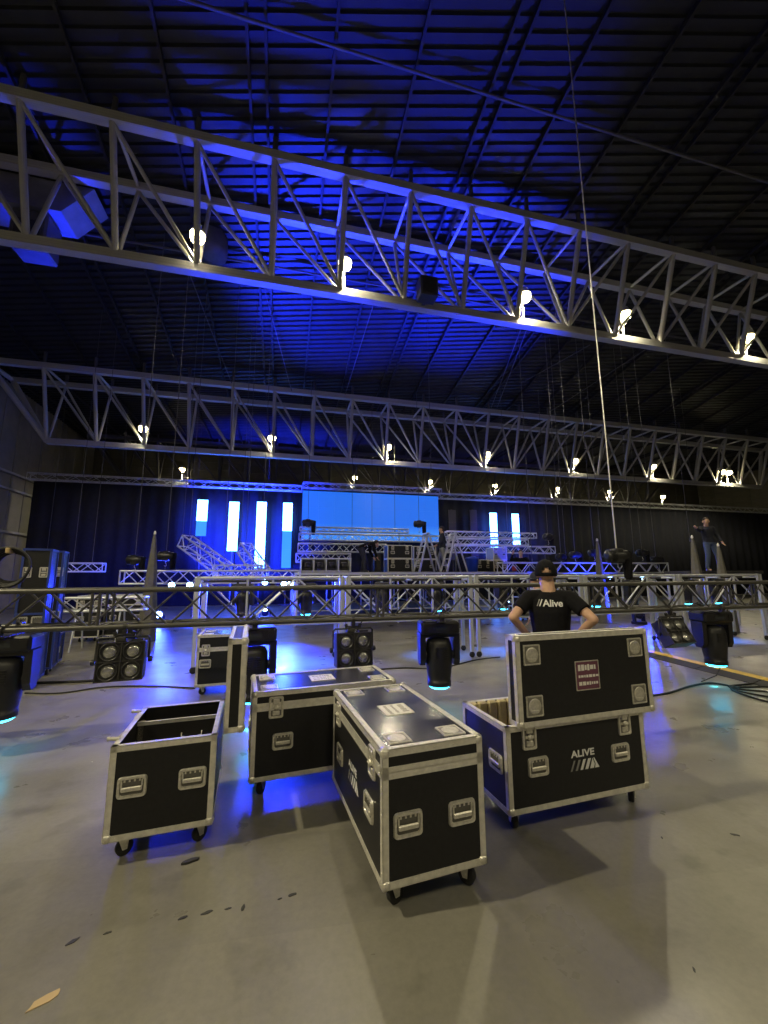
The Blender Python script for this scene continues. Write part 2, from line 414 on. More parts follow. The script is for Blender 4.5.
def trim(parent, a, b, n1, n2, w_=.032, t=.0035, riv=True, lab=None):
    a = Vector(a); b = Vector(b); n1 = Vector(n1); n2 = Vector(n2); q = MB(); e = (b-a).normalized(); L = (b-a).length
    for p, s_ in ((n1, n2), (n2, n1)):          # flange along p, lying on the face whose outward normal is -s_
        vs = [v for x in (a, b) for v in (x-s_*t-p*t, x+p*w_-s_*t, x+p*w_+s_*.0005, x-p*t+s_*.0005)]
        q._add(vs, [(0, 1, 5, 4), (1, 2, 6, 5), (2, 3, 7, 6), (3, 0, 4, 7), (0, 3, 2, 1), (4, 5, 6, 7)])
        if riv:
            n = max(2, int(L/.11))
            for k in range(n):
                c_ = a+e*(L*(k+.5)/n)+p*(w_*.55)-s_*t
                q.cyl(c_, c_-s_*.0025, .0042, .003, n=6)
    return q.build('edge_trim', ALU, parent)
def face_m(f, L, W, u, z):
    return {'front': T((u, -W/2, z)), 'back': T((-u, W/2, z)) @ RZ(180), 'left': T((-L/2, -u, z)) @ RZ(-90), 'right': T((L/2, u, z)) @ RZ(90)}[f]
def put(name, me, parent, M_):
    o = link(name, me, parent); o.matrix_local = M_; return o
def logo(parent, M_, s=1.):
    v, f = text_mesh('ALIVE', .062*s, .0022*s, 0, 1.02)
    v = [M_ @ Vector((x*1.28, -.002, y+.052*s)) for x, y, z in v]
    MB()._add(v, f).build('logo_lettering', PRINTW, parent, 'white ALIVE lettering')
    q = MB()
    R_ = Matrix(((1, 0, 0, 0), (0, 0, -1, 0), (0, 1, 0, 0), (0, 0, 0, 1)))
    for k in range(4):
        x = -.115+.042*k; ww = .014+.004*k
        q.prism([(x*s, -.055*s), ((x+ww)*s, -.055*s), ((x+ww+.032)*s, .012*s), ((x+.032)*s, .012*s)], .0008, .0024, M_ @ R_, mi=1 if k < 2 else 0)
    q.prism([(.055*s, -.055*s), (.088*s, -.055*s), (.098*s, -.03*s), (.082*s, .012*s)], .0008, .0024, M_ @ R_)
    q.prism([(.10*s, -.055*s), (.138*s, -.055*s), (.098*s, .012*s), (.090*s, .012*s), (.106*s, -.03*s)], .0008, .0024, M_ @ R_)
    q.build('logo_emblem', [PRINTW, PRINTG], parent, 'row of slanted bars ending in a white split triangle')
def flight_case(name, label, L, W, zt, lid_h, loc, rz, opened=None, handles=(), latches=(), logos=(), z0=.13, lidM=None, group=None, lab=True, inner=None):
    r = thing(name, label, 'flight case', loc, rz, group); zb = zt-lid_h; x, y = L/2, W/2; wl_ = .012
    body = MB()
    if opened:
        body.box((0, 0, z0+wl_/2), (L, W, wl_))
        for sx in (-1, 1): body.box((sx*(x-wl_/2), 0, (z0+zb)/2), (wl_, W, zb-z0))
        for sy in (-1, 1): body.box((0, sy*(y-wl_/2), (z0+zb)/2), (L-2*wl_, wl_, zb-z0))
    else: body.box((0, 0, (z0+zb)/2), (L, W, zb-z0))
    bo = body.build('body', BLKPLY, r)
    zs = [Vector((0, 0, 1)), Vector((0, 0, -1))]
    for sx in (-1, 1):
        for sy in (-1, 1): trim(bo, (sx*x, sy*y, z0), (sx*x, sy*y, zb), (-sx, 0, 0), (0, -sy, 0))
        for z, n in ((z0, zs[0]), (zb, zs[1])): trim(bo, (sx*x, -y, z), (sx*x, y, z), (-sx, 0, 0), n)
    for sy in (-1, 1):
        for z, n in ((z0, zs[0]), (zb, zs[1])): trim(bo, (-x, sy*y, z), (x, sy*y, z), (0, -sy, 0), n)
    # lid, modelled with its rim at local z = 0
    lid = MB()
    if opened:
        lid.box((0, 0, lid_h-wl_/2), (L, W, wl_))
        for sx in (-1, 1): lid.box((sx*(x-wl_/2), 0, lid_h/2), (wl_, W, lid_h))
        for sy in (-1, 1): lid.box((0, sy*(y-wl_/2), lid_h/2), (L-2*wl_, wl_, lid_h))
        lm = [BLKPLY]
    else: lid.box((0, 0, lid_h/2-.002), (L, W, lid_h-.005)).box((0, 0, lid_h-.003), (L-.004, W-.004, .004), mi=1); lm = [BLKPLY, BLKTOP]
    lo = lid.build('lid', lm, r)
    if lidM is not None: lo.matrix_local = lidM
    else: lo.location = (0, 0, zb+.002)
    for sx in (-1, 1):
        for sy in (-1, 1): trim(lo, (sx*x, sy*y, 0), (sx*x, sy*y, lid_h), (-sx, 0, 0), (0, -sy, 0), riv=False)
        for z, n in ((0, zs[0]), (lid_h, zs[1])): trim(lo, (sx*x, -y, z), (sx*x, y, z), (-sx, 0, 0), n, .026 if z == 0 else .034)
    for sy in (-1, 1):
        for z, n in ((0, zs[0]), (lid_h, zs[1])): trim(lo, (-x, sy*y, z), (x, sy*y, z), (0, -sy, 0), n, .026 if z == 0 else .034)
    bm_ = shared('ball', ball_mesh)
    for sx in (-1, 1):
        for sy in (-1, 1):
            put('ball_corner', bm_, bo, T((sx*(x-.018), sy*(y-.018), z0+.018))); put('ball_corner', bm_, lo, T((sx*(x-.018), sy*(y-.018), lid_h-.018)))
            put('wheel_dish', shared('dish', dish_mesh), lo, T((sx*(x-.13), sy*(y-.13), lid_h)) @ RX(-90))
            ca = put('caster', shared('caster', caster_mesh), r, T((sx*(x-.085), sy*(y-.085), .0)) @ RZ(random.uniform(-60, 60)))
            put('wheel', shared('wheel', wheel_mesh), ca, Matrix())
    if z0 > .14: pass
    for f_, u, z in handles:
        h = put('handle', shared('handle', handle_mesh), r, face_m(f_, L, W, u, z)); put('grip', shared('grip', grip_mesh), h, Matrix())
    for f_, u in latches:
        h = put('latch', shared('latch', latch_mesh), r, face_m(f_, L, W, u, zb-(.012 if not opened else .075))); put('twist_key', shared('key', key_mesh), h, Matrix())
    for f_, u, z in logos: logo(r, face_m(f_, L, W, u, z) @ T((0, -.001, 0)))
    if lab:
        q = MB().ring(.215, .205, .008, .004, .006, T((0, 0, lid_h)) @ RX(-90)); q.build('label_frame', STEEL, lo)
        q = MB(); MM = T((0, 0, lid_h)) @ RX(-90)
        q.box((0, -.001, 0), (.2, .003, .19), MM, 1 if opened == 'front' else 0)
        for row, (zz, hh) in enumerate(((.055, .045), (-.005, .022), (-.055, .028))):
            x_ = -.082
            while x_ < .075:
                ww = random.uniform(.012, .03); q.box((x_+ww/2, -.0028, zz), (ww, .001, hh*random.uniform(.6, 1)), MM, 0 if opened == 'front' else 2); x_ += ww+.006
        q.build('paper_label', [LABELW, PRINTR, mat('grey_print', (.35, .33, .3), .6)], lo, 'printed paper label with rows of lettering')
    return r
std = dict(handles=(('front', -.36, .40), ('front', .36, .40), ('right', -.16, .41), ('right', .16, .41), ('left', -.16, .41), ('left', .16, .41)))
lt = (('front', -.42), ('front', .42))
# C: closed case standing end-on
flight_case('flight_case', 'closed black flight case standing end-on in front of the other cases', 1.2, .6, .78, .11, (.79, 2.847, 0), math.radians(-84.9), latches=lt, logos=(('front', 0, .40),), **std)
# B: closed case broadside behind it
flight_case('flight_case', 'closed black flight case lying crosswise behind the end-on case, glossy lid', 1.2, .6, .78, .11, (.38, 3.862, 0), math.radians(5.), latches=lt, logos=(), **std)
# D: open case with the lid raised on its front edge
rD = flight_case('flight_case', 'open black flight case with raised lid, printed ALIVE logo and cream foam inside', 1.2, .6, .78, .11, (2.087, 2.962, 0), math.radians(3.3), opened='front',
    lidM=T((.085, -.3+.075, .97)) @ RX(90), latches=lt, logos=(('front', .02, .385),), **std)
# A: open case, lid hinged upright on its right side
rA = flight_case('flight_case', 'short open black flight case with its lid standing upright on the hinged side', .6, .8, .78, .12, (-.714, 3.414, 0), math.radians(4.), opened='side',
    lidM=T((.345, 0, .965)) @ RY(90), handles=(('front', -.17, .42), ('front', .17, .42), ('back', -.17, .42), ('back', .17, .42)), latches=(('left', -.2), ('left', .2)), lab=False)
# inside of A: a divider with a wire handle and a pale foam strip
MB().box((.0, .16, .42), (.574, .02, .40), ch=.003).build('divider', BLKIN, rA)
trim(rA, (-.286, .15, .62), (.286, .15, .62), (0, 1, 0), (0, 0, -1), .02, riv=False)
MB().tube([(.02, .148, .52), (.02, .13, .50), (.06, .125, .49), (.12, .125, .49), (.16, .13, .50), (.16, .148, .52)], .005).build('wire_handle', STEEL, rA)
MB().box((-.26, .18, .50), (.05, .06, .24), ch=.008).build('foam_strip', mat('grey_foam', (.42, .38, .30), .9), rA)
MB().box((0, 0, .16), (.57, .77, .03)).build('floor_mat', BLKIN, rA)
for k, y in enumerate((-.28, .28)): MB().cyl((-.29, y, .665), (-.345, y, .672), .012).lathe([(.014, -.008), (.014, .008)], (-.35, y, .672), 'X', 10).build('hinge_stud', STEEL, rA)
# inside of D: cream foam lining with upright slots
fb = MB().box((0, 0, 0), (.078, .05, .50), ch=.010).mesh('foam_block', FOAM)
for k in range(13):
    o = link('foam_block', fb, rD); o.location = (-.54+.09*k, .255, .422)
for k in range(5):
    o = link('foam_block', fb, rD); o.location = (-.56, -.2+.09*k, .36); o.rotation_euler = (0, 0, math.pi/2)
MB().box((0, 0, .16), (1.16, .56, .03)).build('floor_mat', FOAM, rD)
# E: closed case behind the black truss
p = atZ(192, 687, .13)
flight_case('flight_case', 'closed black flight case standing alone beyond the black truss, beside hanging moving light', .8, .6, .84, .2, (p.x+.42, p.y+.30, 0), math.radians(3), latches=(('front', -.28), ('front', .28)),
    handles=(('front', -.28, .44), ('front', .28, .44)), lab=False)

# ------------------------------------------------------------------ stage lights
def mh_meshes():
    d = {}
    q = MB().box((0, 0, -.135), (.46, .30, .15), ch=.025).box((0, -.152, -.135), (.16, .006, .05), mi=1).box((.17, -.152, -.13), (.06, .01, .07))
    d['base'] = q.mesh('base', [BLKPL, mat('display_glass', (.03, .035, .04), .15)])
    q = MB()
    for sx in (-1, 1): q.prism([(-.10, -.2), (.10, -.2), (.085, -.5), (.05, -.565), (-.05, -.565), (-.085, -.5)], sx*.205-.032, sx*.205+.032, Matrix(((0, 0, 1, 0), (1, 0, 0, 0), (0, 1, 0, 0), (0, 0, 0, 1))))
    q.box((0, 0, -.225), (.46, .2, .04), ch=.008); d['yoke'] = q.mesh('yoke', BLKPL)
    q = MB().lathe([(.06, -.255), (.125, -.27), (.15, -.32), (.158, -.42), (.155, -.56), (.14, -.68), (.132, -.74), (.138, -.745), (.138, -.80), (.126, -.80), (.126, -.775)], n=22)
    for k in range(6): q.box((0, -.15, -.36-.022*k), (.15, .012, .008))
    q.cyl((-.2, 0, -.46), (.2, 0, -.46), .05); d['head'] = q.mesh('head', BLKPL)
    d['lens'] = MB().lathe([(.125, -.788), (.122, -.812), (.10, -.828), (.05, -.838), (.01, -.84)], n=20).mesh('lens', CYANL)
    q = MB()
    for sx in (-1, 1): q.lathe([(.042, -.02), (.042, .02)], (sx*.14, 0, .0), 'X', 14).box((sx*.14, 0, -.04), (.045, .05, .05)).cyl((sx*.14, -.05, -.02), (sx*.14, .05, -.02), .01)
    d['clamp'] = q.mesh('clamp', BLKMET)
    q = MB().box((0, 0, -.058), (.10, .44, .012))
    for sy in (-1, 1): q.lathe([(.042, -.025), (.042, .025)], (0, sy*.193, .0), 'X', 14).box((0, sy*.193, -.04), (.05, .045, .04)).cyl((0, sy*.193, .03), (0, sy*.193, .06), .009)
    d['cross_clamp'] = q.mesh('clamp', BLKMET)
    return d
MH = mh_meshes()
def moving_head(loc, rz=0., label=None, group=None, cat='stage light', sc=1., flip=False, tilt=0., lit=True, pan=0., lens=None, clamp='clamp'):
    t = thing('moving_head_light', label, cat, loc, rz, group)
    t.scale = (sc,)*3
    if flip: t.rotation_euler = (math.pi, 0, rz)
    link('base', MH['base'], t)
    if not flip: link('clamp', MH[clamp], t)
    y = link('yoke', MH['yoke'], t); y.rotation_euler = (0, 0, pan)
    h = link('head', MH['head'], y)
    if tilt: h.matrix_local = T((0, 0, -.46)) @ RX(math.degrees(tilt)) @ T((0, 0, .46))
    if lit:
        if lens is None: me = MH['lens']
        else:
            k = 'lens'+lens.name
            if k not in MH: c_ = MH['lens'].copy(); c_.materials.clear(); c_.materials.append(lens); MH[k] = c_
            me = MH[k]
        link('lens', me, h)
    return t
def blinder(loc, rz, label, group, tilt=-8):
    t = thing('blinder_light', label, 'stage light', loc, rz, group); t.scale = (.88,)*3
    q = MB().lathe([(.04, -.02), (.04, .02)], (0, 0, 0), 'X', 12).box((0, 0, -.05), (.05, .05, .07)).cyl((-.09, 0, -.09), (.09, 0, -.09), .012)
    for sx in (-1, 1): q.cyl((sx*.085, 0, -.10), (sx*.10, 0, -.055), .022)
    q.build('clamp', BLKMET, t)
    MB().tube([(-.265, 0, -.36), (-.265, 0, -.14), (-.24, 0, -.115), (.24, 0, -.115), (.265, 0, -.14), (.265, 0, -.36)], .013, 6).build('yoke', BLKMET, t)
    b_ = link('body', shared('blbody', lambda: bl_body()), t); b_.matrix_local = T((0, 0, -.38)) @ RX(tilt)
    for sx in (-1, 1):
        for sz in (-1, 1):
            l_ = link('par_lamp', shared('blpar', bl_par), b_); l_.location = (sx*.115, -.105, sz*.105)
            n_ = link('lamp_rim', shared('blrim', bl_rim), b_); n_.location = (sx*.115, -.105, sz*.105)
        k = MB().lathe([(.03, -.02), (.035, 0), (.03, .02)], (sx*.285, 0, 0), 'X', 10); k.build('tilt_knob', BLKPL, b_)
    MB().tube([(.06, .08, -.2), (.12, .1, -.08), (.16, .08, -.02), (.2, .06, .02)], .008, 6).build('cable', RUBBER, t)
    return t
def bl_body():
    q = MB().box((0, 0, 0), (.47, .19, .42), ch=.012)
    for sz in (-1, 0, 1): q.box((0, -.10, sz*.205), (.47, .04, .012))
    for sx in (-1, 0, 1): q.box((sx*.228, -.10, 0), (.012, .04, .42))
    q.box((-.03, .0, .235), (.1, .12, .05), ch=.01); q.box((.14, .0, .225), (.12, .1, .02))
    for k in range(5): q.box((-.16+.08*k, .1, 0), (.03, .02, .34))
    return q.mesh('body', BLKMET)
def bl_par(): return MB().lathe([(.072, .012), (.066, -.002), (.045, -.010), (.02, -.014), (.002, -.015)], axis='Y', n=22).mesh('par_lamp', LENS)
def bl_rim(): return MB().lathe([(.100, .006), (.103, -.010), (.095, -.016), (.085, -.006), (.070, .012)], axis='Y', n=22).mesh('lamp_rim', BLKPL)

# ------------------------------------------------------------------ box trusses
def box_truss(name, label, p0, p1, sz, mt, r=.024, rb=.010, step=.34, group=None, cat='truss', faces='fbtu', join=False, sect=None, hgt=None):
    p0 = Vector(p0); p1 = Vector(p1); d = p1-p0; L = d.length; h = hgt or sz
    t = thing(name, label, cat, p0, 0, group); t.rotation_mode = 'QUATERNION'
    X = d.normalized(); Yv = Vector((0, 0, 1)).cross(X).normalized(); Zv = X.cross(Yv)
    t.rotation_quaternion = Matrix((X, Yv, Zv)).transposed().to_quaternion()
    y, z = sz/2, h/2; n = max(2, round(L/step)); st = L/n; jq = MB()
    def piece(nm, a, b_, rad):
        if join: jq.cyl(a, b_, rad, n=5)
        else: rod(nm, t, a, b_, rad, mt, 6)
    for sy in (-1, 1):
        for s_ in (-1, 1): rod('chord', t, (0, sy*y, s_*z), (L, sy*y, s_*z), r, mt, 10)
    for k in range(n):
        a_, b_ = k*st, (k+1)*st; e = k % 2 == 0
        for fc in faces:
            if fc in 'fb':
                yy = -y if fc == 'f' else y; e2 = e if fc == 'f' else not e
                piece('brace', (a_, yy, -z if e2 else z), (b_, yy, z if e2 else -z), rb)
            else:
                zz = z if fc == 't' else -z
                piece('brace', (a_, -y if e else y, zz), (b_, y if e else -y, zz), rb)
    for x in ([0, L]+(sect or [])):
        for sy in (-1, 1): piece('end_post', (x, sy*y, -z), (x, sy*y, z), rb*1.3)
        for s_ in (-1, 1): piece('end_post', (x, -y, s_*z), (x, y, s_*z), rb*1.3)
    if join: o = jq.build('lattice', mt, t); o['kind'] = 'stuff'
    return t
BTR = mat('black_truss_paint', (.07, .068, .06), .42, .35, .2, 16)
box_truss('black_truss', 'long black box truss hung at chest height, carrying moving heads and blinders', (-4.85, 4.98, 1.372), (9.2, 4.98, 1.372), .37, BTR, .026, .012, .37, sect=[2.97, 3.04, 5.97, 6.04, 8.97, 9.04, 11.97, 12.04])
BZ = 1.187
for px in (10, 254, 438, 712):
    p = atY(px, 630, 4.98)
    t = moving_head((p.x, 4.98, BZ), math.radians(-8 if px > 300 else 6), {10: 'black moving head light under the black truss beside the tall dark cases', 254: 'black moving head light half hidden behind the upright lid of the short case',
        438: 'black moving head light with a cyan lens hanging beyond the end-on case', 712: 'black moving head light hanging near the yellow cable ramp, cyan spot below'}[px], 'moving heads under the black truss', sc=1.06, clamp='cross_clamp')
    spot('moving_head_beam', (p.x, 4.98, BZ-.92), (p.x-.04, 5.03, 0), (.04, .72, 1), 130, 17, .5, .03)
for px, rz in ((125, 8), (353, 4), (672, 2)):
    p = atY(px, 630, 4.795)
    blinder((p.x, 4.795, BZ), math.radians(rz), {125: 'black four-lamp blinder light hanging beyond the short open case', 353: 'black four-lamp blinder light seen over the glossy lid of the crosswise case', 672: 'black four-lamp blinder light turned sideways beside the raised lid with label'}[px], 'blinders under the black truss', tilt=-6 if px < 600 else -30)

# ------------------------------------------------------------------ drapes, LED screen and LED columns at the back of the stage
DRAPE = mat('black_drape_cloth', (.008, .009, .016), .95, 0, .2, 5)
def drape(label, x0, x1, y, z1, seed):
    rnd = random.Random(seed); n = int((x1-x0)/.11); q = MB(); vs = []
    ph = 0
    for k in range(n+1):
        ph += rnd.uniform(.6, 1.25); d = .07*math.sin(ph)
        for z in (z1, z1*.5, .02): vs.append((x0+(x1-x0)*k/n, y+d*(1 if z < z1 else .5), z))
    q._add(vs, [(k*3+j, k*3+j+1, k*3+j+4, k*3+j+3) for k in range(n) for j in range(2)], True)
    o = q.build('stage_drape', DRAPE); m_ = o.modifiers.new('thickness', 'SOLIDIFY'); m_.thickness = .012
    tag(o, label, 'drape', 'black stage drapes'); return o
drape('black floor-length drape hanging between the left wall and the blue screen', -13.3, 1.15, 25.32, 6.86, 1)
drape('black floor-length drape hanging behind the blue LED screen', 1.2, 10.0, 25.6, 7.1, 2)
drape('black floor-length drape hanging from the blue screen to the right wall', 10.05, 43.6, 25.32, 6.80, 3)
for lab_, x0_, x1_, y_, z_ in (('slim aluminium truss carrying the drape beside the left wall', -13.4, 1.0, 25., 7.05), ('slim aluminium truss above the blue LED screen', 1.05, 10.1, 24.6, 7.2), ('slim aluminium truss carrying the long drape on the far side of the blue screen', 10.15, 43.7, 25., 6.99)):
    t = box_truss('drape_truss', lab_, (x0_, y_, z_), (x1_, y_, z_), .34, TALU, .026, .012, .5, join=True, group='drape trusses')
    for k in range(int((x1_-x0_)/4)+1): rod('lifting_chain', t, (.4+4*k, 0, -.17), (.4+4*k, 0, zroof(y_)-z_+.01), .010, DARKST, 5)

SM = bpy.data.materials.new('led_screen_blue'); SM.use_nodes = True; nt = SM.node_tree; b = nt.nodes['Principled BSDF']
g = nt.nodes.new('ShaderNodeNewGeometry'); sx_ = nt.nodes.new('ShaderNodeSeparateXYZ'); mr = nt.nodes.new('ShaderNodeMapRange'); cr = nt.nodes.new('ShaderNodeValToRGB')
nt.links.new(g.outputs['Position'], sx_.inputs[0]); nt.links.new(sx_.outputs['Z'], mr.inputs['Value'])
mr.inputs['From Min'].default_value = 3.0; mr.inputs['From Max'].default_value = 7.0; nt.links.new(mr.outputs[0], cr.inputs['Fac'])
e = cr.color_ramp.elements; e[0].position = .33; e[0].color = (.045, .25, .85, 1); e[1].position = .47; e[1].color = (.012, .145, .78, 1)
nt.links.new(cr.outputs['Color'], b.inputs['Emission Color']); b.inputs['Emission Strength'].default_value = 1.05; b.inputs['Base Color'].default_value = (.01, .01, .02, 1)
t = thing('led_screen', 'large blue LED video screen standing behind the aluminium trusses', 'led screen', (5.5, 24.75, 0))
sw, n_ = 8.9/9, 9
tm = MB().box((0, 0, 0), (sw-.004, .08, 1.036), ch=.002).mesh('screen_panel', SM)
for i in range(n_):
    for j in range(3):
        o = link('screen_panel', tm, t); o.location = (-4.45+sw*(i+.5), 0, 4.29+1.04*j)
q = MB()
for i in range(5): q.box((-4.3+i*2.15, .12, 3.4), (.08, .12, 6.8))
q.box((0, .12, 3.85), (8.9, .1, .1)); q.build('support_frame', BLKMET, t)

STRIPW = mat('led_strip_white_blue', (.02, .02, .05), .4, emit=(.07, .22, 1), estr=26)
STRIPC = mat('led_strip_cyan', (.02, .02, .05), .4, emit=(.03, .30, .80), estr=1.1)
STRIPO = mat('led_strip_off', (.05, .05, .08), .3)
def led_col(label, px, segs, w_=.54, group='LED columns'):
    Y = 24.6; a_ = atY(px, segs[0][0], Y); x = a_.x
    t = thing('led_column', label, 'led column', (x, Y, 0), 0, group)
    zt = a_.z+.06; zl = atY(px, segs[-1][1], Y).z-.05
    MB().box((0, .09, zt/2), (.07, .06, zt)).box((0, .09, .03), (.6, .6, .06)).build('stand', BLKMET, t)
    for k, (y0, y1, m_) in enumerate(segs):
        z0_, z1_ = atY(px, y1, Y).z, atY(px, y0, Y).z
        nn = max(1, round((z1_-z0_)/.9)); hh = (z1_-z0_)/nn
        for j in range(nn): MB().box((0, 0, z0_+hh*(j+.5)), (w_, .07, hh-.003), ch=.002).build('led_panel', m_, t)
    return t
led_col('glowing white LED column with a short cyan foot, first beside the left drape', 203, [(500, 521, STRIPW), (521, 536, STRIPC)])
led_col('glowing all-white LED column between the two white ones by the raised truss', 234.5, [(502, 551, STRIPW)])
led_col('tall glowing white LED column reaching down towards the floor lights', 262, [(502, 568, STRIPW)])
led_col('glowing LED column with a long cyan lower part beside the blue screen', 288, [(503, 531, STRIPW), (531, 568, STRIPC)])
led_col('narrow glowing LED column nearest the far edge of the blue screen', 493, [(513, 552, STRIPW)], .5)
led_col('narrow glowing LED column standing last before the plain black drape', 515, [(514, 547, STRIPW)], .5)
for px in (452, 473): led_col('unlit grey LED column standing just beside the blue screen', px, [(510, 560, STRIPO)], .5, 'unlit LED columns')

# ------------------------------------------------------------------ raised stage on scaffold legs
DECKM = mat('black_stage_deck', (.03, .03, .032), .6, 0, .2, 6)
SX0, SX1, SY0, SY1, SZ = .4, 9.6, 14.2, 21.5, 1.82
t = thing('stage_platform', 'raised black stage platform on aluminium scaffold legs below the blue screen', 'stage', (0, 0, 0))
pm = MB().box((0, 0, 0), (1.81, 1.79, .10), ch=.006).mesh('deck_panel', DECKM)
for i in range(5):
    for j in range(4):
        o = link('deck_panel', pm, t); o.location = (SX0+.92+1.84*i, SY0+.9+1.82*j, SZ-.05)
for i in range(6):
    for j in range(4): rod('leg', t, (SX0+.06+1.82*i, SY0+.08+2.38*j, 0), (SX0+.06+1.82*i, SY0+.08+2.38*j, SZ-.1), .035, TALU)
    if i < 5:
        s_ = 1 if i % 2 else -1
        rod('scaffold_brace', t, (SX0+.06+1.82*(i+(s_ < 0)), SY0+.08, .15), (SX0+.06+1.82*(i+(s_ > 0)), SY0+.08, SZ-.2), .028, TALU)
    rod('ledger', t, (SX0+.06+1.82*i, SY0+.08, .5), (SX0+.06+1.82*i, SY1-.2, .5), .025, TALU)
rod('ledger', t, (SX0, SY0+.08, .5), (SX1, SY0+.08, .5), .025, TALU); rod('edge_rail', t, (SX0, SY0-.03, SZ-.06), (SX1, SY0-.03, SZ-.06), .045, TALU, square=True)

def px_truss(label, x0, y0, x1, y1, Y, sz=.34, name='aluminium_truss', group=None, Y2=None, join=True, mt=TALU, r=.03, rb=.014, step=.36):
    return box_truss(name, label, atY(x0, y0, Y), atY(x1, y1, Y2 or Y), sz, mt, r, rb, step, group, join=join)
def lv(x0, x1, ym, Y, *a, **k):               # level truss through pixel (xm, ym)
    p = atY((x0+x1)/2, ym, Y); A = atY(x0, ym, Y); B = atY(x1, ym, Y)
    return (A.x, Y, p.z), (B.x, Y, p.z)
G = 'aluminium trusses at the stage'
for lab, x0, x1, ym, Y, sz in (
    ('uppermost thin aluminium truss across the foot of the blue screen', 300, 408, 530, 20.6, .2),
    ('long aluminium truss crossing below the blue screen, second from the top', 299, 440, 538, 19.6, .32),
    ('aluminium truss laid above the row of road cases on the stage', 298, 386, 548, 18.4, .36),
    ('short aluminium truss just above the rack with four openings', 296, 350, 558, 17.2, .36),
    ('aluminium truss reaching past the narrow LED columns, upper of three', 446, 535, 535, 19.6, .28),
    ('aluminium truss reaching past the narrow LED columns, middle of three', 446, 527, 542, 18.9, .28),
    ('aluminium truss behind the person with a raised hand, lowest of three', 446, 553, 549.5, 18.2, .34)):
    a_, b_ = lv(x0, x1, ym, Y)
    t = box_truss('aluminium_truss', lab, a_, b_, sz, TALU, .03, .016, .34, G, join=True)
    for x in (a_[0]+.5, b_[0]-.5): rod('support_leg', t, (x-a_[0], 0, -sz/2), (x-a_[0], 0, SZ-a_[2]), .03, DARKST)
# trusses hung at working height on both sides of the stage
SLANT = []
for lab, x0, y0, x1, y1, Y, Y2, sz in (
    ('blue-lit aluminium truss hung at eye level beside the raised trusses', 122, 577, 300, 577, 13, 13, .36),
    ('blue-lit aluminium truss raised at a slant, pointing up towards the first LED column', 228, 572, 185, 541, 14.2, 15.4, .42),
    ('blue-lit aluminium truss raised at a slant beside the tall LED column', 263, 574, 244, 548, 14.2, 15.4, .40),
    ('short blue-lit aluminium truss joining the two slanted trusses', 214, 571, 262, 571, 14.0, 14.0, .36),
    ('blue-lit aluminium truss hung beyond the man in the cap', 500, 568, 664, 568, 13.2, 13.2, .38),
    ('pale twin-rail aluminium truss hung in front of the left drape', 60, 567.5, 104, 567.5, 17, 17, .30),
    ('pale aluminium truss resting low on trestles beyond the black truss', 56, 604, 146, 604, 11.2, 11.2, .30)):
    a_, b_ = atY(x0, y0, Y), atY(x1, y1, Y2)
    if y0 == y1: b_.z = a_.z = (a_.z+b_.z)/2
    t = box_truss('aluminium_truss', lab, a_, b_, sz, TALU, .03, .016, .36, G, join=True)
    if y0 > 600:
        for x in (.5, (b_-a_).length-.5):
            for y in (-.2, .2): rod('trestle_leg', t, (x, y*.6, -sz/2), (x, y*1.6, -a_.z), .02, TALU)
    elif y0 != y1:
        SLANT.append((a_, b_))
    elif Y == 17:
        for x in (.4, (b_-a_).length-.4): rod('lifting_chain', t, (x, 0, -sz/2), (x, 0, zroof(Y)-a_.z-.02), .009, DARKST, 5)

# ------------------------------------------------------------------ chain hoists with their chains up to the roof
def hoist(px, py, Y, label, group='chain hoists over the stage', sc=1., drop=.35, bag=True):
    p = atY(px, py, Y); t = thing('chain_hoist', label, 'chain hoist', p, random.uniform(-.3, .3), group); ht = zroof(Y)-p.z-.25
    q = MB().lathe([(.06*sc, -.26*sc), (.13*sc, -.24*sc), (.15*sc, -.1*sc), (.15*sc, .1*sc), (.13*sc, .24*sc), (.06*sc, .26*sc)], axis='X', n=14).box((0, 0, 0), (.2*sc, .26*sc, .34*sc), ch=.03*sc)
    for k in range(5): q.lathe([(.158*sc, (-.22+.03*k)*sc), (.158*sc, (-.205+.03*k)*sc)], axis='X', n=14)
    q.build('motor_body', BLKPL, t)
    MB().tube([(0, 0, -.15*sc), (0, 0, -.24*sc), (.03*sc, 0, -.28*sc), (.035*sc, 0, -.32*sc), (0, 0, -.36*sc), (-.03*sc, 0, -.33*sc)], .012*sc, 6).build('hook', STEEL, t)
    rod('chain', t, (0, 0, .15*sc), (0, 0, ht), .011, DARKST if sc > .7 else STEEL, 6)
    if bag: MB().lathe([(.05*sc, -.62*sc), (.085*sc, -.58*sc), (.10*sc, -.3*sc), (.11*sc, -.02*sc), (.10*sc, 0)], (.24*sc, 0, .1*sc), n=12).build('chain_bag', CLOTHK, t)
    rod('sling', t, (0, 0, -.33*sc), (.0, 0, -.33*sc-drop), .012, DARKST)
    return t
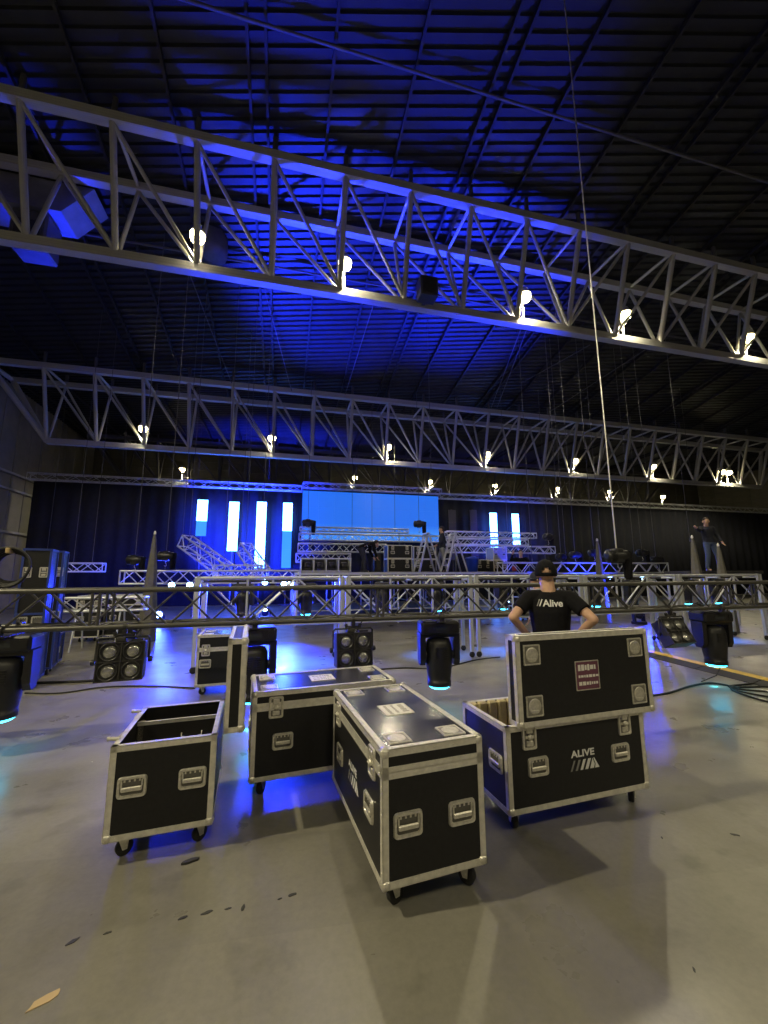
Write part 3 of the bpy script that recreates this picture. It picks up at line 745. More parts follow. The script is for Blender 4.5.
for px, py, Y, lab in ((135, 560, 13, 'black chain hoist above the blue-lit truss nearest the left drape'), (166, 556, 13, 'black chain hoist above the blue-lit truss beside a grey cloth cone'),
    (308, 523, 19.6, 'black chain hoist hanging in front of the near edge of the blue screen'), (419, 524, 19.6, 'black chain hoist hanging in front of the far edge of the blue screen'),
    (548, 537, 18.2, 'black chain hoist at the free end of the lowest stage truss'), (561, 557, 13.2, 'black chain hoist just above the cap of the man'),
    (575, 555, 13.2, 'black chain hoist hung next to the one above the cap'), (594, 553, 13.2, 'black chain hoist close behind the big hoist of the black truss'),
    (642, 553, 13.2, 'black chain hoist beyond the big hoist of the black truss'), (656, 560, 13.2, 'black chain hoist at the open end of the blue-lit truss')):
    hoist(px, py, Y, lab, sc=.85 if Y < 15 else 1.1, drop=.12)
for a_, b_ in SLANT:
    for f_ in (.1, .9):
        w_ = a_.lerp(b_, f_); o = MB().cyl((0, 0, 0), (0, 0, zroof(w_.y)-w_.z+.01), .010, n=5).cyl((0, 0, -.05), (0, 0, .05), .035, n=6).build('rigging_wire', DARKST)
        o.location = w_; tag(o, 'thin lifting wire holding up a slanted blue-lit truss', 'wire', 'wires of the slanted trusses')
hoist(617, 556, 4.98, 'large dark chain hoist with a long chain bag hanging over the black truss', group=None, sc=.66, drop=.0)
# thin steel wires dropping from the roof
for px, y0, Y in ((431, 470, 15), (46, 560, 22), (690, 470, 17), (508, 540, 19), (532, 560, 14), (602, 556, 14), (566, 560, 15), (634, 552, 15), (690, 540, 12), (352, 531, 20.6), (372, 531, 20.6), (395, 531, 20.6), (182, 545, 16), (240, 560, 17), (700, 500, 24)):
    p = atY(px, y0, Y); o = MB().cyl((0, 0, 0), (0, 0, zroof(Y)-p.z+.01), .011, n=5).cyl((0, 0, -.06), (0, 0, .06), .03, n=6).build('rigging_wire', DARKST)
    o.location = p; tag(o, 'thin steel rigging wire dropping straight from the roof', 'wire', 'rigging wires')
# slanting bridles between roof truss and roof
for x0, y0, x1, y1 in ((522, 326, 491, 408), (528, 326, 497, 408), (375, 300, 345, 395), (262, 280, 292, 392), (190, 275, 232, 384), (590, 345, 500, 395), (645, 350, 545, 415)):
    a_ = atY(x0, y0, 14.2); a_.z = min(a_.z, zroof(14.2)-.12); b_ = atY(x1, y1, 19.9)
    o = MB().cyl((0, 0, 0), b_-a_, .02, n=5).build('roof_bridle', DARKST); o.location = a_
    tag(o, 'slanting steel bridle between the roof sheet and the second roof truss', 'cable', 'roof bridles')
# loudspeaker box and air duct on the first roof truss
p = atY(427, 290, 10.3); t = thing('roof_loudspeaker', 'small black loudspeaker box fixed on the bottom chord of the nearest roof truss', 'loudspeaker', p)
MB().box((0, 0, 0), (.55, .45, .62), ch=.02).build('cabinet', BLKPL, t); MB().box((0, -.23, 0), (.47, .02, .54), ch=.008).build('grille', BLKMET, t); MB().box((0, .25, -.2), (.1, .3, .1)).build('bracket', DARKST, t)
DUCT = mat('galvanised_duct', (.22, .22, .25), .45, .6, .15, 3)
t = thing('air_duct', 'grey sheet metal air duct with a slanted end behind the roof truss', 'air duct', (0, 12.45, 0))
q = MB(); vs = [(-13.9, y, z) for y, z in ((-.5, 12.05), (.5, 12.05), (.5, 12.98), (-.5, 12.98))]+[(x, y, z) for x, y, z in ((-6.5, -.5, 12.05), (-6.5, .5, 12.05), (-5.75, .5, 12.98), (-5.75, -.5, 12.98))]
q._add(vs, [(0, 1, 5, 4), (1, 2, 6, 5), (2, 3, 7, 6), (3, 0, 4, 7), (0, 3, 2, 1), (4, 5, 6, 7)]); q.build('duct', DUCT, t)
for x in (-12.5, -11, -9.5, -7.4): MB().box((x, 0, 12.515), (.06, 1.06, .98)).build('flange', DUCT, t)
p = atY(213, 228, 13.2); t = thing('heater_drum', 'dark round roof heater hanging behind the first glowing lamp', 'heater', p)
MB().lathe([(.25, -1.1), (.5, -1.05), (.52, -.9), (.52, .8), (.45, .95), (.2, 1.0)], n=20).build('drum', DARKST, t); rod('hanger', t, (0, 0, .95), (0, 0, zroof(13.2)-p.z), .04, DARKST)
t = thing('roof_heater', 'dark box heater hanging under the air duct', 'heater', (-7.3, 12.45, 11.45))
MB().box((0, 0, 0), (.9, .8, 1.15), ch=.05).build('cabinet', DARKST, t); MB().box((0, -.41, -.1), (.65, .03, .7), ch=.01).build('louvre', BLKMET, t)
# lattice column at the left wall and catwalk on the far right
t = thing('lattice_column', 'pale steel lattice column standing at the left wall', 'column', (-12.9, 17.6, 0))
for x, y in ((-.3, -.3), (.3, -.3), (-.3, .3), (.3, .3)): rod('column_leg', t, (x, y, 0), (x, y, 11.9), .05, ROOFST)
for k in range(14):
    rod('lacing', t, (-.3, -.3, .8*k+.2), (.3, -.3, .8*k+.9), .025, ROOFST); rod('lacing', t, (.3, -.3, .8*k+.2), (.3, .3, .8*k+.9), .025, ROOFST)
t = thing('catwalk', 'dark steel catwalk with railing on the far wall above the drape', 'catwalk', (28.5, 32.88, 7.6))
MB().box((0, 0, 0), (8, 1.2, .12)).build('deck', DARKST, t)
for k in range(6): rod('railing_post', t, (-3.9+1.56*k, -.55, .05), (-3.9+1.56*k, -.55, 1.9), .06, DARKST)
for z in (1.0, 1.9): rod('handrail', t, (-3.9, -.55, z), (3.9, -.55, z), .05, DARKST)
for k in range(3): rod('wall_bracket', t, (-3+3*k, -.5, 0), (-3+3*k, .75, -.9), .05, DARKST)

# ------------------------------------------------------------------ aluminium pre-rig trusses on legs
def prerig(x, label):
    L, D, zt, zb = 2.70, .76, 1.66, .80
    t = thing('pre_rig_truss', label, 'truss', (x, 8.0, 0), 0, 'wheeled pre-rig trusses')
    for y in (0, D):
        for z in (zt, zb): rod('chord', t, (0, y, z), (L, y, z), .03, TALU, 10)
        for k in range(4):
            xx = L*k/3; rod('post', t, (xx, y, zb), (xx, y, zt), .022, TALU)
            if k < 3: rod('diagonal', t, (xx, y, zb if k % 2 else zt), (xx+L/3, y, zt if k % 2 else zb), .018, TALU)
        for xx in (.05, L-.05):
            rod('leg', t, (xx, y, .12), (xx, y, zt+.03), .032, TALU, square=True)
            MB().lathe([(.02, -.02), (.055, -.02), (.06, 0), (.055, .02), (.02, .02)], (xx, y, .06), 'Y', 14).build('caster', RUBBER, t)
    rod('hanging_bar', t, (.02, D/2, 1.60), (L-.02, D/2, 1.60), .025, BLKMET)
    for xx in (.05, L/2, L-.05):
        for z in (zt, zb, 1.60): rod('cross_bar', t, (xx, 0, z), (xx, D, z), .022, TALU)
    return t
PR = prerig(-1.52, 'aluminium pre-rig truss on wheeled legs standing behind the black truss'); x = -1.52
for k in range(1, 5):
    o = copy_tree(PR); o.location.x = -1.52+2.76*k
for k, dx in enumerate((.8, 2.0, 3.6, 4.8, 6.4, 7.4, 8.9, 10.0, 11.7, 12.7)):
    moving_head((-1.52+dx, 8.38, 1.60), random.uniform(-.4, .4), 'black moving head light hanging inside the wheeled aluminium pre-rig truss', 'moving heads inside the pre-rig trusses', sc=.82, tilt=0., lit=k in (1, 3, 4, 6, 8, 9))
    if k in (1, 3, 4, 6, 8, 9): spot('moving_head_beam', (-1.52+dx, 8.38, .88), (-1.52+dx, 8.38, 0), (.02, .16, 1), 200, 95, .7, .05)  # beams added to wash the floor and chords below with blue

# ------------------------------------------------------------------ blue stage lamps
BLUE = (.012, .03, 1)
def par_can(p, aim, label, group='small lit stage lamps', sc=1., zc=None):
    t = thing('par_lamp_can', label, 'stage light', p, 0, group); d = (Vector(aim)-Vector(p)).normalized()
    t.rotation_mode = 'QUATERNION'; t.rotation_quaternion = d.to_track_quat('-Z', 'Y'); t.scale = (sc,)*3
    MB().lathe([(.03, .16), (.075, .13), (.09, .05), (.095, -.08), (.088, -.08), (.082, -.05)], n=16).build('can', BLKPL, t)
    MB().lathe([(.083, -.055), (.06, -.066), (.01, -.07)], n=16).build('lens', BLUEL, t)
    MB().tube([(-.11, 0, 0), (-.11, .0, .12), (-.06, 0, .19), (.06, 0, .19), (.11, 0, .12), (.11, 0, 0)], .009, 6).cyl((-.12, 0, 0), (.12, 0, 0), .012).build('yoke', BLKMET, t)
    if zc:
        iq = t.rotation_quaternion.inverted(); rod('clamp', t, iq @ Vector((0, .03, -.0)) , iq @ Vector((0, .03, zc-p.z+.03)), .018, BLKMET)
    return t
for px, py, Y, aim, watts, deg, lab in ((172, 585, 12.79, (-2.2, 5.5, 0), 700, 50, 'small blue-white lamp under the eye-level truss left of the slanted trusses'), (190, 585, 12.79, (-1.2, 6, 0), 0, 50, 'small blue-white lamp beside the outermost wheeled truss leg'),
    (265, 582, 12.79, (-.3, 5.0, 0), 2200, 58, 'bright blue-white lamp under the tall LED column'), (284, 584, 12.79, (.0, 5.8, 0), 2000, 56, 'blue-white lamp, first of a pair beside the stage platform'),
    (291, 583, 12.79, (-.8, 6.0, 0), 1700, 64, 'blue-white lamp, second of a pair beside the stage platform'), (597, 577, 13.02, (8.6, 8.5, 0), 700, 80, 'bluish lamp glowing below the truss beyond the man in the cap'), (609, 577, 13.02, (9, 8, 0), 0, 60, 'bluish lamp glowing just behind the large hoist'),
    (641, 577, 13.02, (12, 8.5, 0), 700, 80, 'bluish lamp glowing beyond the large hoist and chain bag')):
    p = atY(px, py, Y); par_can(p, (p.x+(aim[0]-p.x)*.3, p.y-3, p.z-.2), lab, zc=1.53 if px < 400 else 1.74)
    if watts: spot('stage_lamp_beam', (p.x, p.y-.12, p.z), aim, BLUE, watts, deg, .6, .06)
for x, aim, watts, lab in ((-4.0, (-5.5, 18, 0), 3600, 'added small lamp on the eye-level truss aimed back at the floor near the left drape'), (-2.2, (-2.5, 19, 0), 4200, 'added small lamp on the eye-level truss aimed back below the first LED column'), (-.3, (-.8, 20, 0), 4200, 'added small lamp on the eye-level truss aimed back below the tall LED column')):  # extra cans added to tint the floor behind the truss blue
    p = Vector((x, 13.15, 1.40)); par_can(p, aim, lab, zc=1.53); d = (Vector(aim)-p).normalized()
    spot('stage_lamp_beam', p+d*.12, aim, BLUE, watts, 80, .7, .06)
# blue floor lamps: roof uplights, plus ones added to tint trusses, drapes and duct
def wash(p, aim, watts, deg, label):
    t = thing('wash_light', label, 'stage light', (p[0], p[1], 0), 0, 'blue wash lights on the floor'); d = Vector(aim)-Vector((p[0], p[1], .35))
    MB().box((0, 0, .05), (.4, .3, .1), ch=.02).build('base', BLKPL, t)
    for sx in (-.19, .19): MB().box((sx, 0, .22), (.05, .14, .26), ch=.01).build('yoke_arm', BLKPL, t)
    h = MB().lathe([(.06, -.15), (.12, -.12), (.14, .05), (.14, .12), (.125, .12), (.12, .09)], n=18).build('head', BLKPL, t); h.location = (0, 0, .33); h.rotation_euler = d.to_track_quat('Z', 'Y').to_euler()
    MB().lathe([(.12, .092), (.08, .105), (.01, .11)], n=16).build('lens', BLUEL, h)
    spot('wash_beam', Vector((p[0], p[1], .33))+d.normalized()*.16, aim, BLUE, watts, deg, .8, .3)
for p, aim, watts, deg, lab in (((-.6, 16.5), (-.6, 8.6, 14), 19000, 34, 'blue wash light on the floor beside the stage steps'), ((10.6, 15.2), (5.2, 8.8, 14), 11000, 28, 'blue wash light on the floor beyond the stage end'),
    ((-1.4, 17.5), (2.2, 14.5, 12.8), 50000, 46, 'blue wash light on the floor below the tall LED column'), ((10.4, 17.5), (7.5, 14, 12.9), 32000, 42, 'blue wash light on the floor behind the stage end'),
    ((-3.5, 19.), (-2.0, 25.2, 4.2), 75000, 66, 'added blue wash light facing the LED columns'), ((-4.2, 16.), (-2.6, 12.5, 2.2), 3000, 80, 'added blue wash light under the eye-level truss'),
    ((12.5, 18.5), (15, 25.2, 4.2), 7000, 50, 'added blue wash light facing the narrow LED columns'), ((-1.2, 14.2), (-1.0, 19, 0.1), 1500, 100, 'added blue wash light low beside the stage platform'), ((11.9, 11.6), (10.4, 13.4, 1.6), 2200, 120, 'added blue wash light under the truss beyond the man'), ((-5.5, 20.), (-7, 12.4, 12.2), 30000, 14, 'added blue wash light aimed at the air duct')):
    wash(p, aim, watts, deg, lab)

# ------------------------------------------------------------------ things on the stage
def simple_case(label, c, L, W, H, rz=0., group=None, feet=0., name='road_case', cat='flight case', bands=(), mt=None, tm=None):
    t = thing(name, label, cat, c, rz, group); x, y = L/2, W/2; r = .016
    MB().box((0, 0, feet+H/2), (L, W, H), ch=.004).build('body', mt or BLKPLY, t)
    for sx in (-1, 1):
        for sy in (-1, 1): rod('edge_trim', t, (sx*x, sy*y, feet), (sx*x, sy*y, feet+H), r, tm or ALU, square=True)
    for z in (feet, feet+H)+tuple(feet+b_ for b_ in bands):
        for s_ in (-1, 1):
            rod('edge_trim', t, (-x, s_*y, z), (x, s_*y, z), r, tm or ALU, square=True); rod('edge_trim', t, (s_*x, -y, z), (s_*x, y, z), r, tm or ALU, square=True)
    for u in (-.3*L, .3*L):
        put('handle', shared('handle', handle_mesh), t, face_m('front', L, W, u, feet+H*.45)); put('latch', shared('latch', latch_mesh), t, face_m('front', L, W, u, feet+H*.82))
    if feet:
        for sx in (-1, 1):
            for sy in (-1, 1): ca = put('caster', shared('caster', caster_mesh), t, T((sx*(x-.1), sy*(y-.1), 0))); put('wheel', shared('wheel', wheel_mesh), ca, Matrix())
    return t
Gc = 'road cases on the stage'
def oncase(px0, px1, Y, H, z, label, **k):
    a_, b_ = atY(px0, 565, Y), atY(px1, 565, Y)
    return simple_case(label, ((a_.x+b_.x)/2, Y+.3, z), b_.x-a_.x, .6, H, group=Gc, **k)
oncase(388, 412, 15.2, .50, SZ, 'black road case on the stage, lower of a pair stacked beside the ladder')
oncase(388, 412, 15.2, .50, SZ+.535, 'black road case stacked on another beside the ladder')
oncase(414, 436, 15.6, .50, SZ, 'black road case behind the ladder, lower of its stack')
oncase(414, 436, 15.6, .50, SZ+.535, 'black road case behind the ladder, upper of its stack')
oncase(477, 491, 15.6, .50, SZ, 'black road case on the stage beside the blue bin')
oncase(494, 507, 15.2, .46, SZ, 'small black road case under a silver one near the stage end')
oncase(494, 507, 15.2, .50, SZ+.495, 'silver-sided square case stacked near the stage end', mt=mat('bluish_silver_panel', (.35, .38, .48), .4, .4, .1, 10))
# rack with four openings
a_, b_ = atY(301, 565, 14.6), atY(350, 565, 14.6); L = b_.x-a_.x
t = thing('fixture_rack', 'long low silver rack with four openings on the stage edge', 'rack', ((a_.x+b_.x)/2, 14.7, SZ))
MB().box((0, .25, .25), (L, .04, .44)).build('back_panel', BLKPLY, t); MB().box((0, 0, .03), (L, .5, .05)).build('tray', BLKPLY, t)
for k in range(5): MB().box((-L/2+L*k/4, 0, .25), (.05, .5, .46), ch=.008).build('divider', TALU, t)
for z in (.03, .47): MB().box((0, -.25, z), (L+.05, .05, .05), ch=.008).build('rail', TALU, t)
for k in range(4):
    MB().lathe([(.06, -.12), (.13, -.1), (.14, .05), (.11, .12)], (-L/2+L*(k+.5)/4, -.02, .22), 'X', 12).box((-L/2+L*(k+.5)/4, .02, .1), (.28, .3, .1)).build('stored_lamp', BLKPL, t)
# blue bin, red box
p = atY(472.5, 568, 14.9); t = thing('blue_bin', 'bright blue plastic bin on the stage', 'bin', (p.x, 14.9, SZ))
MB().lathe([(.17, 0), (.2, .02), (.25, .5), (.27, .52), (.25, .53), (.22, .50)], n=16).build('tub', BLUEB, t); MB().lathe([(.27, .53), (.26, .56), (.1, .6), (.02, .6)], n=16).build('cap', BLUEB, t)
p = atY(520, 571, 14.35); t = thing('red_crate', 'small red plastic crate on the stage edge', 'crate', (p.x, 14.45, SZ))
MB().box((0, 0, .02), (.4, .28, .03)).box((-.19, 0, .1), (.02, .28, .18)).box((.19, 0, .1), (.02, .28, .18)).box((0, -.13, .1), (.36, .02, .18)).box((0, .13, .1), (.36, .02, .18)).build('tray', REDB, t); MB().box((0, 0, .2), (.44, .3, .02), ch=.006).build('rim', REDB, t)
# A-frame ladders
def ladder(px, Y, h, label):
    p = atY(px, 570, Y); t = thing('step_ladder', label, 'ladder', (p.x, Y, SZ), math.radians(75), 'step ladders')
    for sy in (-.2, .2):
        rod('rail', t, (-.45, sy*1.2, 0), (.0, sy*.8, h), .03, TALU, square=True); rod('rear_leg', t, (.45, sy*1.2, 0), (.03, sy*.8, h-.05), .024, TALU, square=True)
    for k in range(1, 6): f_ = k/6; rod('rung', t, (-.45*(1-f_), -.24+.08*f_, h*f_), (-.45*(1-f_), .24-.08*f_, h*f_), .02, TALU)
    MB().box((0, 0, h), (.14, .4, .05), ch=.01).build('top_cap', TALU, t)
def ladder_side(px, Y, h, label):
    ladder(px, Y, h, label); COL.objects[-1]
    for o in COL.objects:
        if o.get('label') == label: o.rotation_euler = (0, 0, math.radians(8))
ladder_side(427, 14.5, 1.45, 'aluminium step ladder standing on the stage beside the stacked road cases')
ladder_side(454, 14.5, 1.45, 'aluminium step ladder standing on the stage next to the man in grey jeans')
# grey cloth cones
for px, y0, y1, Y, lab in ((155, 533, 583, 12.2, 'tall grey cloth cone beyond the eye-level truss, near the left drape'), (597, 540, 583, 12.2, 'thin tall grey cloth cone beyond the large hoist'),
    (692, 537, 583, 9.2, 'tall grey cloth cone beside the man standing on the truss'), (718, 545, 583, 9.25, 'tall grey cloth cone behind the legs of the man on the truss')):
    p = atY(px, y0, Y); r0 = .20
    prof = [(r0*1.05, 0), (r0*.95, p.z*.25), (r0*.6, p.z*.62), (.05, p.z*.93), (.02, p.z)]
    t = thing('cloth_cone', lab, 'cloth cone', (p.x, Y, 0), 0, 'grey cloth cones')
    n = 22; q = MB(); vs = []
    for r_, z_ in prof:
        for i in range(n): a2 = 2*math.pi*i/n; rr_ = r_*(1+.12*math.cos(7*a2)); vs.append((rr_*math.cos(a2), rr_*math.sin(a2), z_))
    q._add(vs, [(k*n+i, k*n+(i+1) % n, (k+1)*n+(i+1) % n, (k+1)*n+i) for k in range(len(prof)-1) for i in range(n)], True); q._add(vs, [tuple(range(n))])
    q.build('cloth', WOODT, t); MB().lathe([(.03, -.04), (.035, 0), (.02, .05), (.005, .06)], (0, 0, p.z), n=10).build('tip', LABELW, t)
# small cases beyond the low truss on the left
for px0, px1, yb, Y, lab in ((77, 101, 600, 12.4, 'grey-edged road case behind the low pale truss'), (106, 146, 600, 12.6, 'wide road case with pale rails behind the low pale truss')):
    a_, b_ = atY(px0, 590, Y), atY(px1, 590, Y); simple_case(lab, ((a_.x+b_.x)/2, Y+.4, 0), b_.x-a_.x, .6, 1.05, feet=.13, group='road cases at the left', bands=(.8,))
# tall black cases at the left edge
BLUEE = mat('blue_lit_edge', (.05, .08, .32), .35, .5)  # blue light on the aluminium trim put into its colour
p = atZ(13, 692); q_ = atZ(33, 679)
simple_case('tall black upright road case with blue-lit edges at the end of the black truss', (p.x, p.y+.28, 0), .34, .5, 2.0, math.radians(16), feet=.13, group='tall cases', bands=(1.0,), name='tall_road_case', tm=BLUEE)
simple_case('tall narrow black road case standing behind another tall case', (q_.x, q_.y+.40, 0), .16, .5, 2.02, math.radians(16), feet=.13, group='tall cases', name='tall_road_case', tm=BLUEE)
p = atZ(50, 668); simple_case('low dark equipment case with a paper sheet standing under the end of the black truss', (p.x, p.y-.02, 0), .26, .36, .50, math.radians(14), feet=.13, name='equipment_case', tm=BLUEE)
MB().box((p.x-.02, p.y-.02, .45), (.12, .006, .2)).build('paper_sheet', LABELW, bpy.data.objects['equipment_case']).matrix_parent_inverse = Matrix()
o = COL.objects[-1]; o.location = (0, 0, 0)
o.data.transform(T((-(p.x-.02), -(p.y-.02), -.45))); o.matrix_local = T((.0, -.1845, .42))
# coil of cable standing on the black truss
t = thing('cable_coil', 'coil of thick black cable lying against the far end of the black truss', 'cable coil', (atY(9, 572, 5.0).x, 5.0, 1.583+.215))
for k in range(5):
    MB().tube([((.2-.012*k)*math.cos(a2), -.05+.025*k+.01*math.sin(3*a2), (.2-.012*k)*math.sin(a2)) for a2 in [2*math.pi*i/28 for i in range(28)]], .014, 6, closed=True).build('cable_loop', RUBBER, t)
MB().box((0, 0, .17), (.04, .16, .06), ch=.01).build('tie', TAPEY, t)

# ------------------------------------------------------------------ floor: cables, cable ramp, scraps
def floor_cable(label, pts, r=.011, group='cables on the floor'):
    P_ = [atZ(x, y, r) for x, y in pts]; out = []
    for i in range(len(P_)-1):
        a_, b_, c_, d_ = P_[max(i-1, 0)], P_[i], P_[i+1], P_[min(i+2, len(P_)-1)]
        for k in range(8):
            u = k/8; out.append(.5*((2*b_)+(c_-a_)*u+(2*a_-5*b_+4*c_-d_)*u*u+(3*b_-a_-3*c_+d_)*u**3))
    out.append(P_[-1]); c0 = out[0].copy(); o = MB().tube([v-c0 for v in out], r, 7).build('floor_cable', RUBBER); o.location = c0; return tag(o, label, 'cable', group)
floor_cable('thick black cable on the floor beside the low equipment case', [(28, 683), (60, 682), (85, 681), (108, 679)], .02)
floor_cable('black cable curving over the floor below the four-lamp blinder', [(25, 693), (60, 693), (105, 687), (150, 686), (195, 688)])
floor_cable('black cable running behind the cases towards the wheeled truss leg', [(340, 672), (400, 668), (440, 668), (475, 660), (500, 657)])
floor_cable('black cable from the raised lid to the cyan light spot', [(640, 697), (668, 693), (690, 686), (712, 683), (740, 688)], .014)
for k in range(5):
    floor_cable('black cable in the loose bundle beside the yellow ramp', [(728+k, 686+k), (748, 684+3*k), (770, 682+5*k), (800, 690+4*k), (840, 700+6*k)], .013, 'loose cable bundle')
p = atY(690, 625, 5.2); q_ = atZ(736, 690, .01); o = MB().tube([(0, 0, 0), (.25, .0, -.35), (.5, .0, -.8), (q_.x-p.x-.3, q_.y-p.y, -p.z+.06), (q_.x-p.x, q_.y-p.y, -p.z+.012)], .008, 6).build('hanging_cable', RUBBER)
p = atY(740, 612, 4.98); o.location = (p.x, 5.165, 1.16)
o.data.clear_geometry(); mb = MB().tube([(0, 0, 0), (.02, .05, -.4), (-.05, .1, -.8), (-.25, .12, -1.08), (-.6, .1, -1.148)], .008, 6); o.data = mb.mesh('hanging_cable', RUBBER)
tag(o, 'thin black cable drooping from the black truss to the floor near the ramp', 'cable')
# cable ramp with yellow lids
A_ = atZ(768, 683); B_ = atZ(655, 655); d = (B_-A_).normalized(); ang = math.atan2(d.y, d.x)
prof_l = [(-.30, 0), (-.30, .008), (-.10, .055), (-.10, 0)]; prof_r = [(.10, 0), (.10, .055), (.30, .008), (.30, 0)]
R3 = Matrix(((0, 0, 1, 0), (1, 0, 0, 0), (0, 1, 0, 0), (0, 0, 0, 1)))
m1 = MB().prism(prof_l, 0, .985, R3).prism(prof_r, 0, .985, R3).prism([(-.1, 0), (.1, 0), (.1, .04), (-.1, .04)], 0, .985, R3).mesh('ramp_base', RUBBER)
m2 = MB().box((.4925, 0, .05), (.97, .196, .018), ch=.004).mesh('lid', YELL)
for k in range(-3, 7):
    p = A_+d*(k*1.0); t = thing('cable_ramp', 'black rubber cable ramp section with yellow lid on the floor', 'cable ramp', (p.x, p.y, 0), ang, 'cable ramp sections')
    link('ramp_base', m1, t); link('lid', m2, t)
# scraps of tape
for i, (x, y, l_, r_, m_, lab) in enumerate(((190, 862, .10, .3, TAPE, 'crumpled black scrap lying by the caster of the short open case'), (45, 1000, .13, .6, TAPEY, 'torn tan tape scrap on the open floor'), (72, 942, .06, .7, TAPE, None), (108, 933, .04, .2, TAPE, None),
    (183, 918, .05, .4, TAPE, None), (207, 913, .06, .2, TAPE, None), (243, 908, .05, 1.4, TAPE, None), (292, 895, .06, .2, TAPE, None), (280, 899, .03, .2, TAPE, None), (228, 909, .04, .1, TAPE, None), (662, 838, .03, 1, TAPE, None), (735, 835, .06, -.6, TAPE, None), (694, 970, .03, 1, TAPE, None), (92, 762, .02, .3, LABELW, 'tiny white paper bit on the floor'))):
    p = atZ(x, y); rnd = random.Random(i); n = 9
    poly = [(l_*.5*math.cos(2*math.pi*k/n)*rnd.uniform(.7, 1.1), .35*l_*.5*math.sin(2*math.pi*k/n)*rnd.uniform(.6, 1.2)) for k in range(n)]
    o = MB().prism(poly, .0005, .003 if i else .012).build('floor_scrap', m_); o.location = (p.x, p.y, 0); o.rotation_euler = (0, 0, r_)
    tag(o, lab or 'small dark tape remnant stuck to the grey floor', 'scrap', None if lab else 'tape remnants on the floor')

# ------------------------------------------------------------------ people
def blob(parts, voxel, smooth, mt, name, parent, label=None):
    q = MB()
    for p_ in parts:
        if p_[0] == 'cap':
            _, a_, b_, ra, rb_ = p_; a_ = Vector(a_); b_ = Vector(b_); q.cyl(a_, b_, ra, rb_, 14)
            for c_, r_ in ((a_, ra), (b_, rb_)): sphere(q, c_, (r_,)*3)
        elif p_[0] == 'cyl': q.cyl(p_[1], p_[2], p_[3], p_[4], 16)
        elif p_[0] == 'ell': sphere(q, Vector(p_[1]), p_[2])
        elif p_[0] == 'loft':
            R_ = p_[1]; n = 20; vs = []
            for (c_, rx, ry) in R_:
                for i in range(n): a2 = 2*math.pi*i/n; vs.append((c_[0]+rx*math.cos(a2), c_[1]+ry*math.sin(a2), c_[2]))
            q._add(vs, [(k*n+i, k*n+(i+1) % n, (k+1)*n+(i+1) % n, (k+1)*n+i) for k in range(len(R_)-1) for i in range(n)]+[tuple(range(n-1, -1, -1)), tuple(range((len(R_)-1)*n, len(R_)*n))])
    me = q.mesh('tmp', mt); o = bpy.data.objects.new('tmp', me); COL.objects.link(o)
    m_ = o.modifiers.new('r', 'REMESH'); m_.mode = 'VOXEL'; m_.voxel_size = voxel; m_.use_smooth_shade = True
    m2_ = o.modifiers.new('s', 'SMOOTH'); m2_.iterations = smooth; m2_.factor = .5
    dg = bpy.context.evaluated_depsgraph_get(); me2 = bpy.data.meshes.new_from_object(o.evaluated_get(dg)); me2.name = name
    me2.polygons.foreach_set('use_smooth', [True]*len(me2.polygons))
    if not me2.materials: me2.materials.append(mt)
    bpy.data.objects.remove(o); bpy.data.meshes.remove(me)
    return link(name, me2, parent, label)
def sphere(q, c, r, n=14, k=8):
    prof = []
    for j in range(k+1): a2 = math.pi*j/k; prof.append((max(1e-4, math.sin(a2)), -math.cos(a2)))
    q.lathe(prof, (0, 0, 0), 'Z', n, M=T(c) @ Matrix.Diagonal((r[0], r[1], r[2], 1)))
def V(*a_): return Vector(a_)
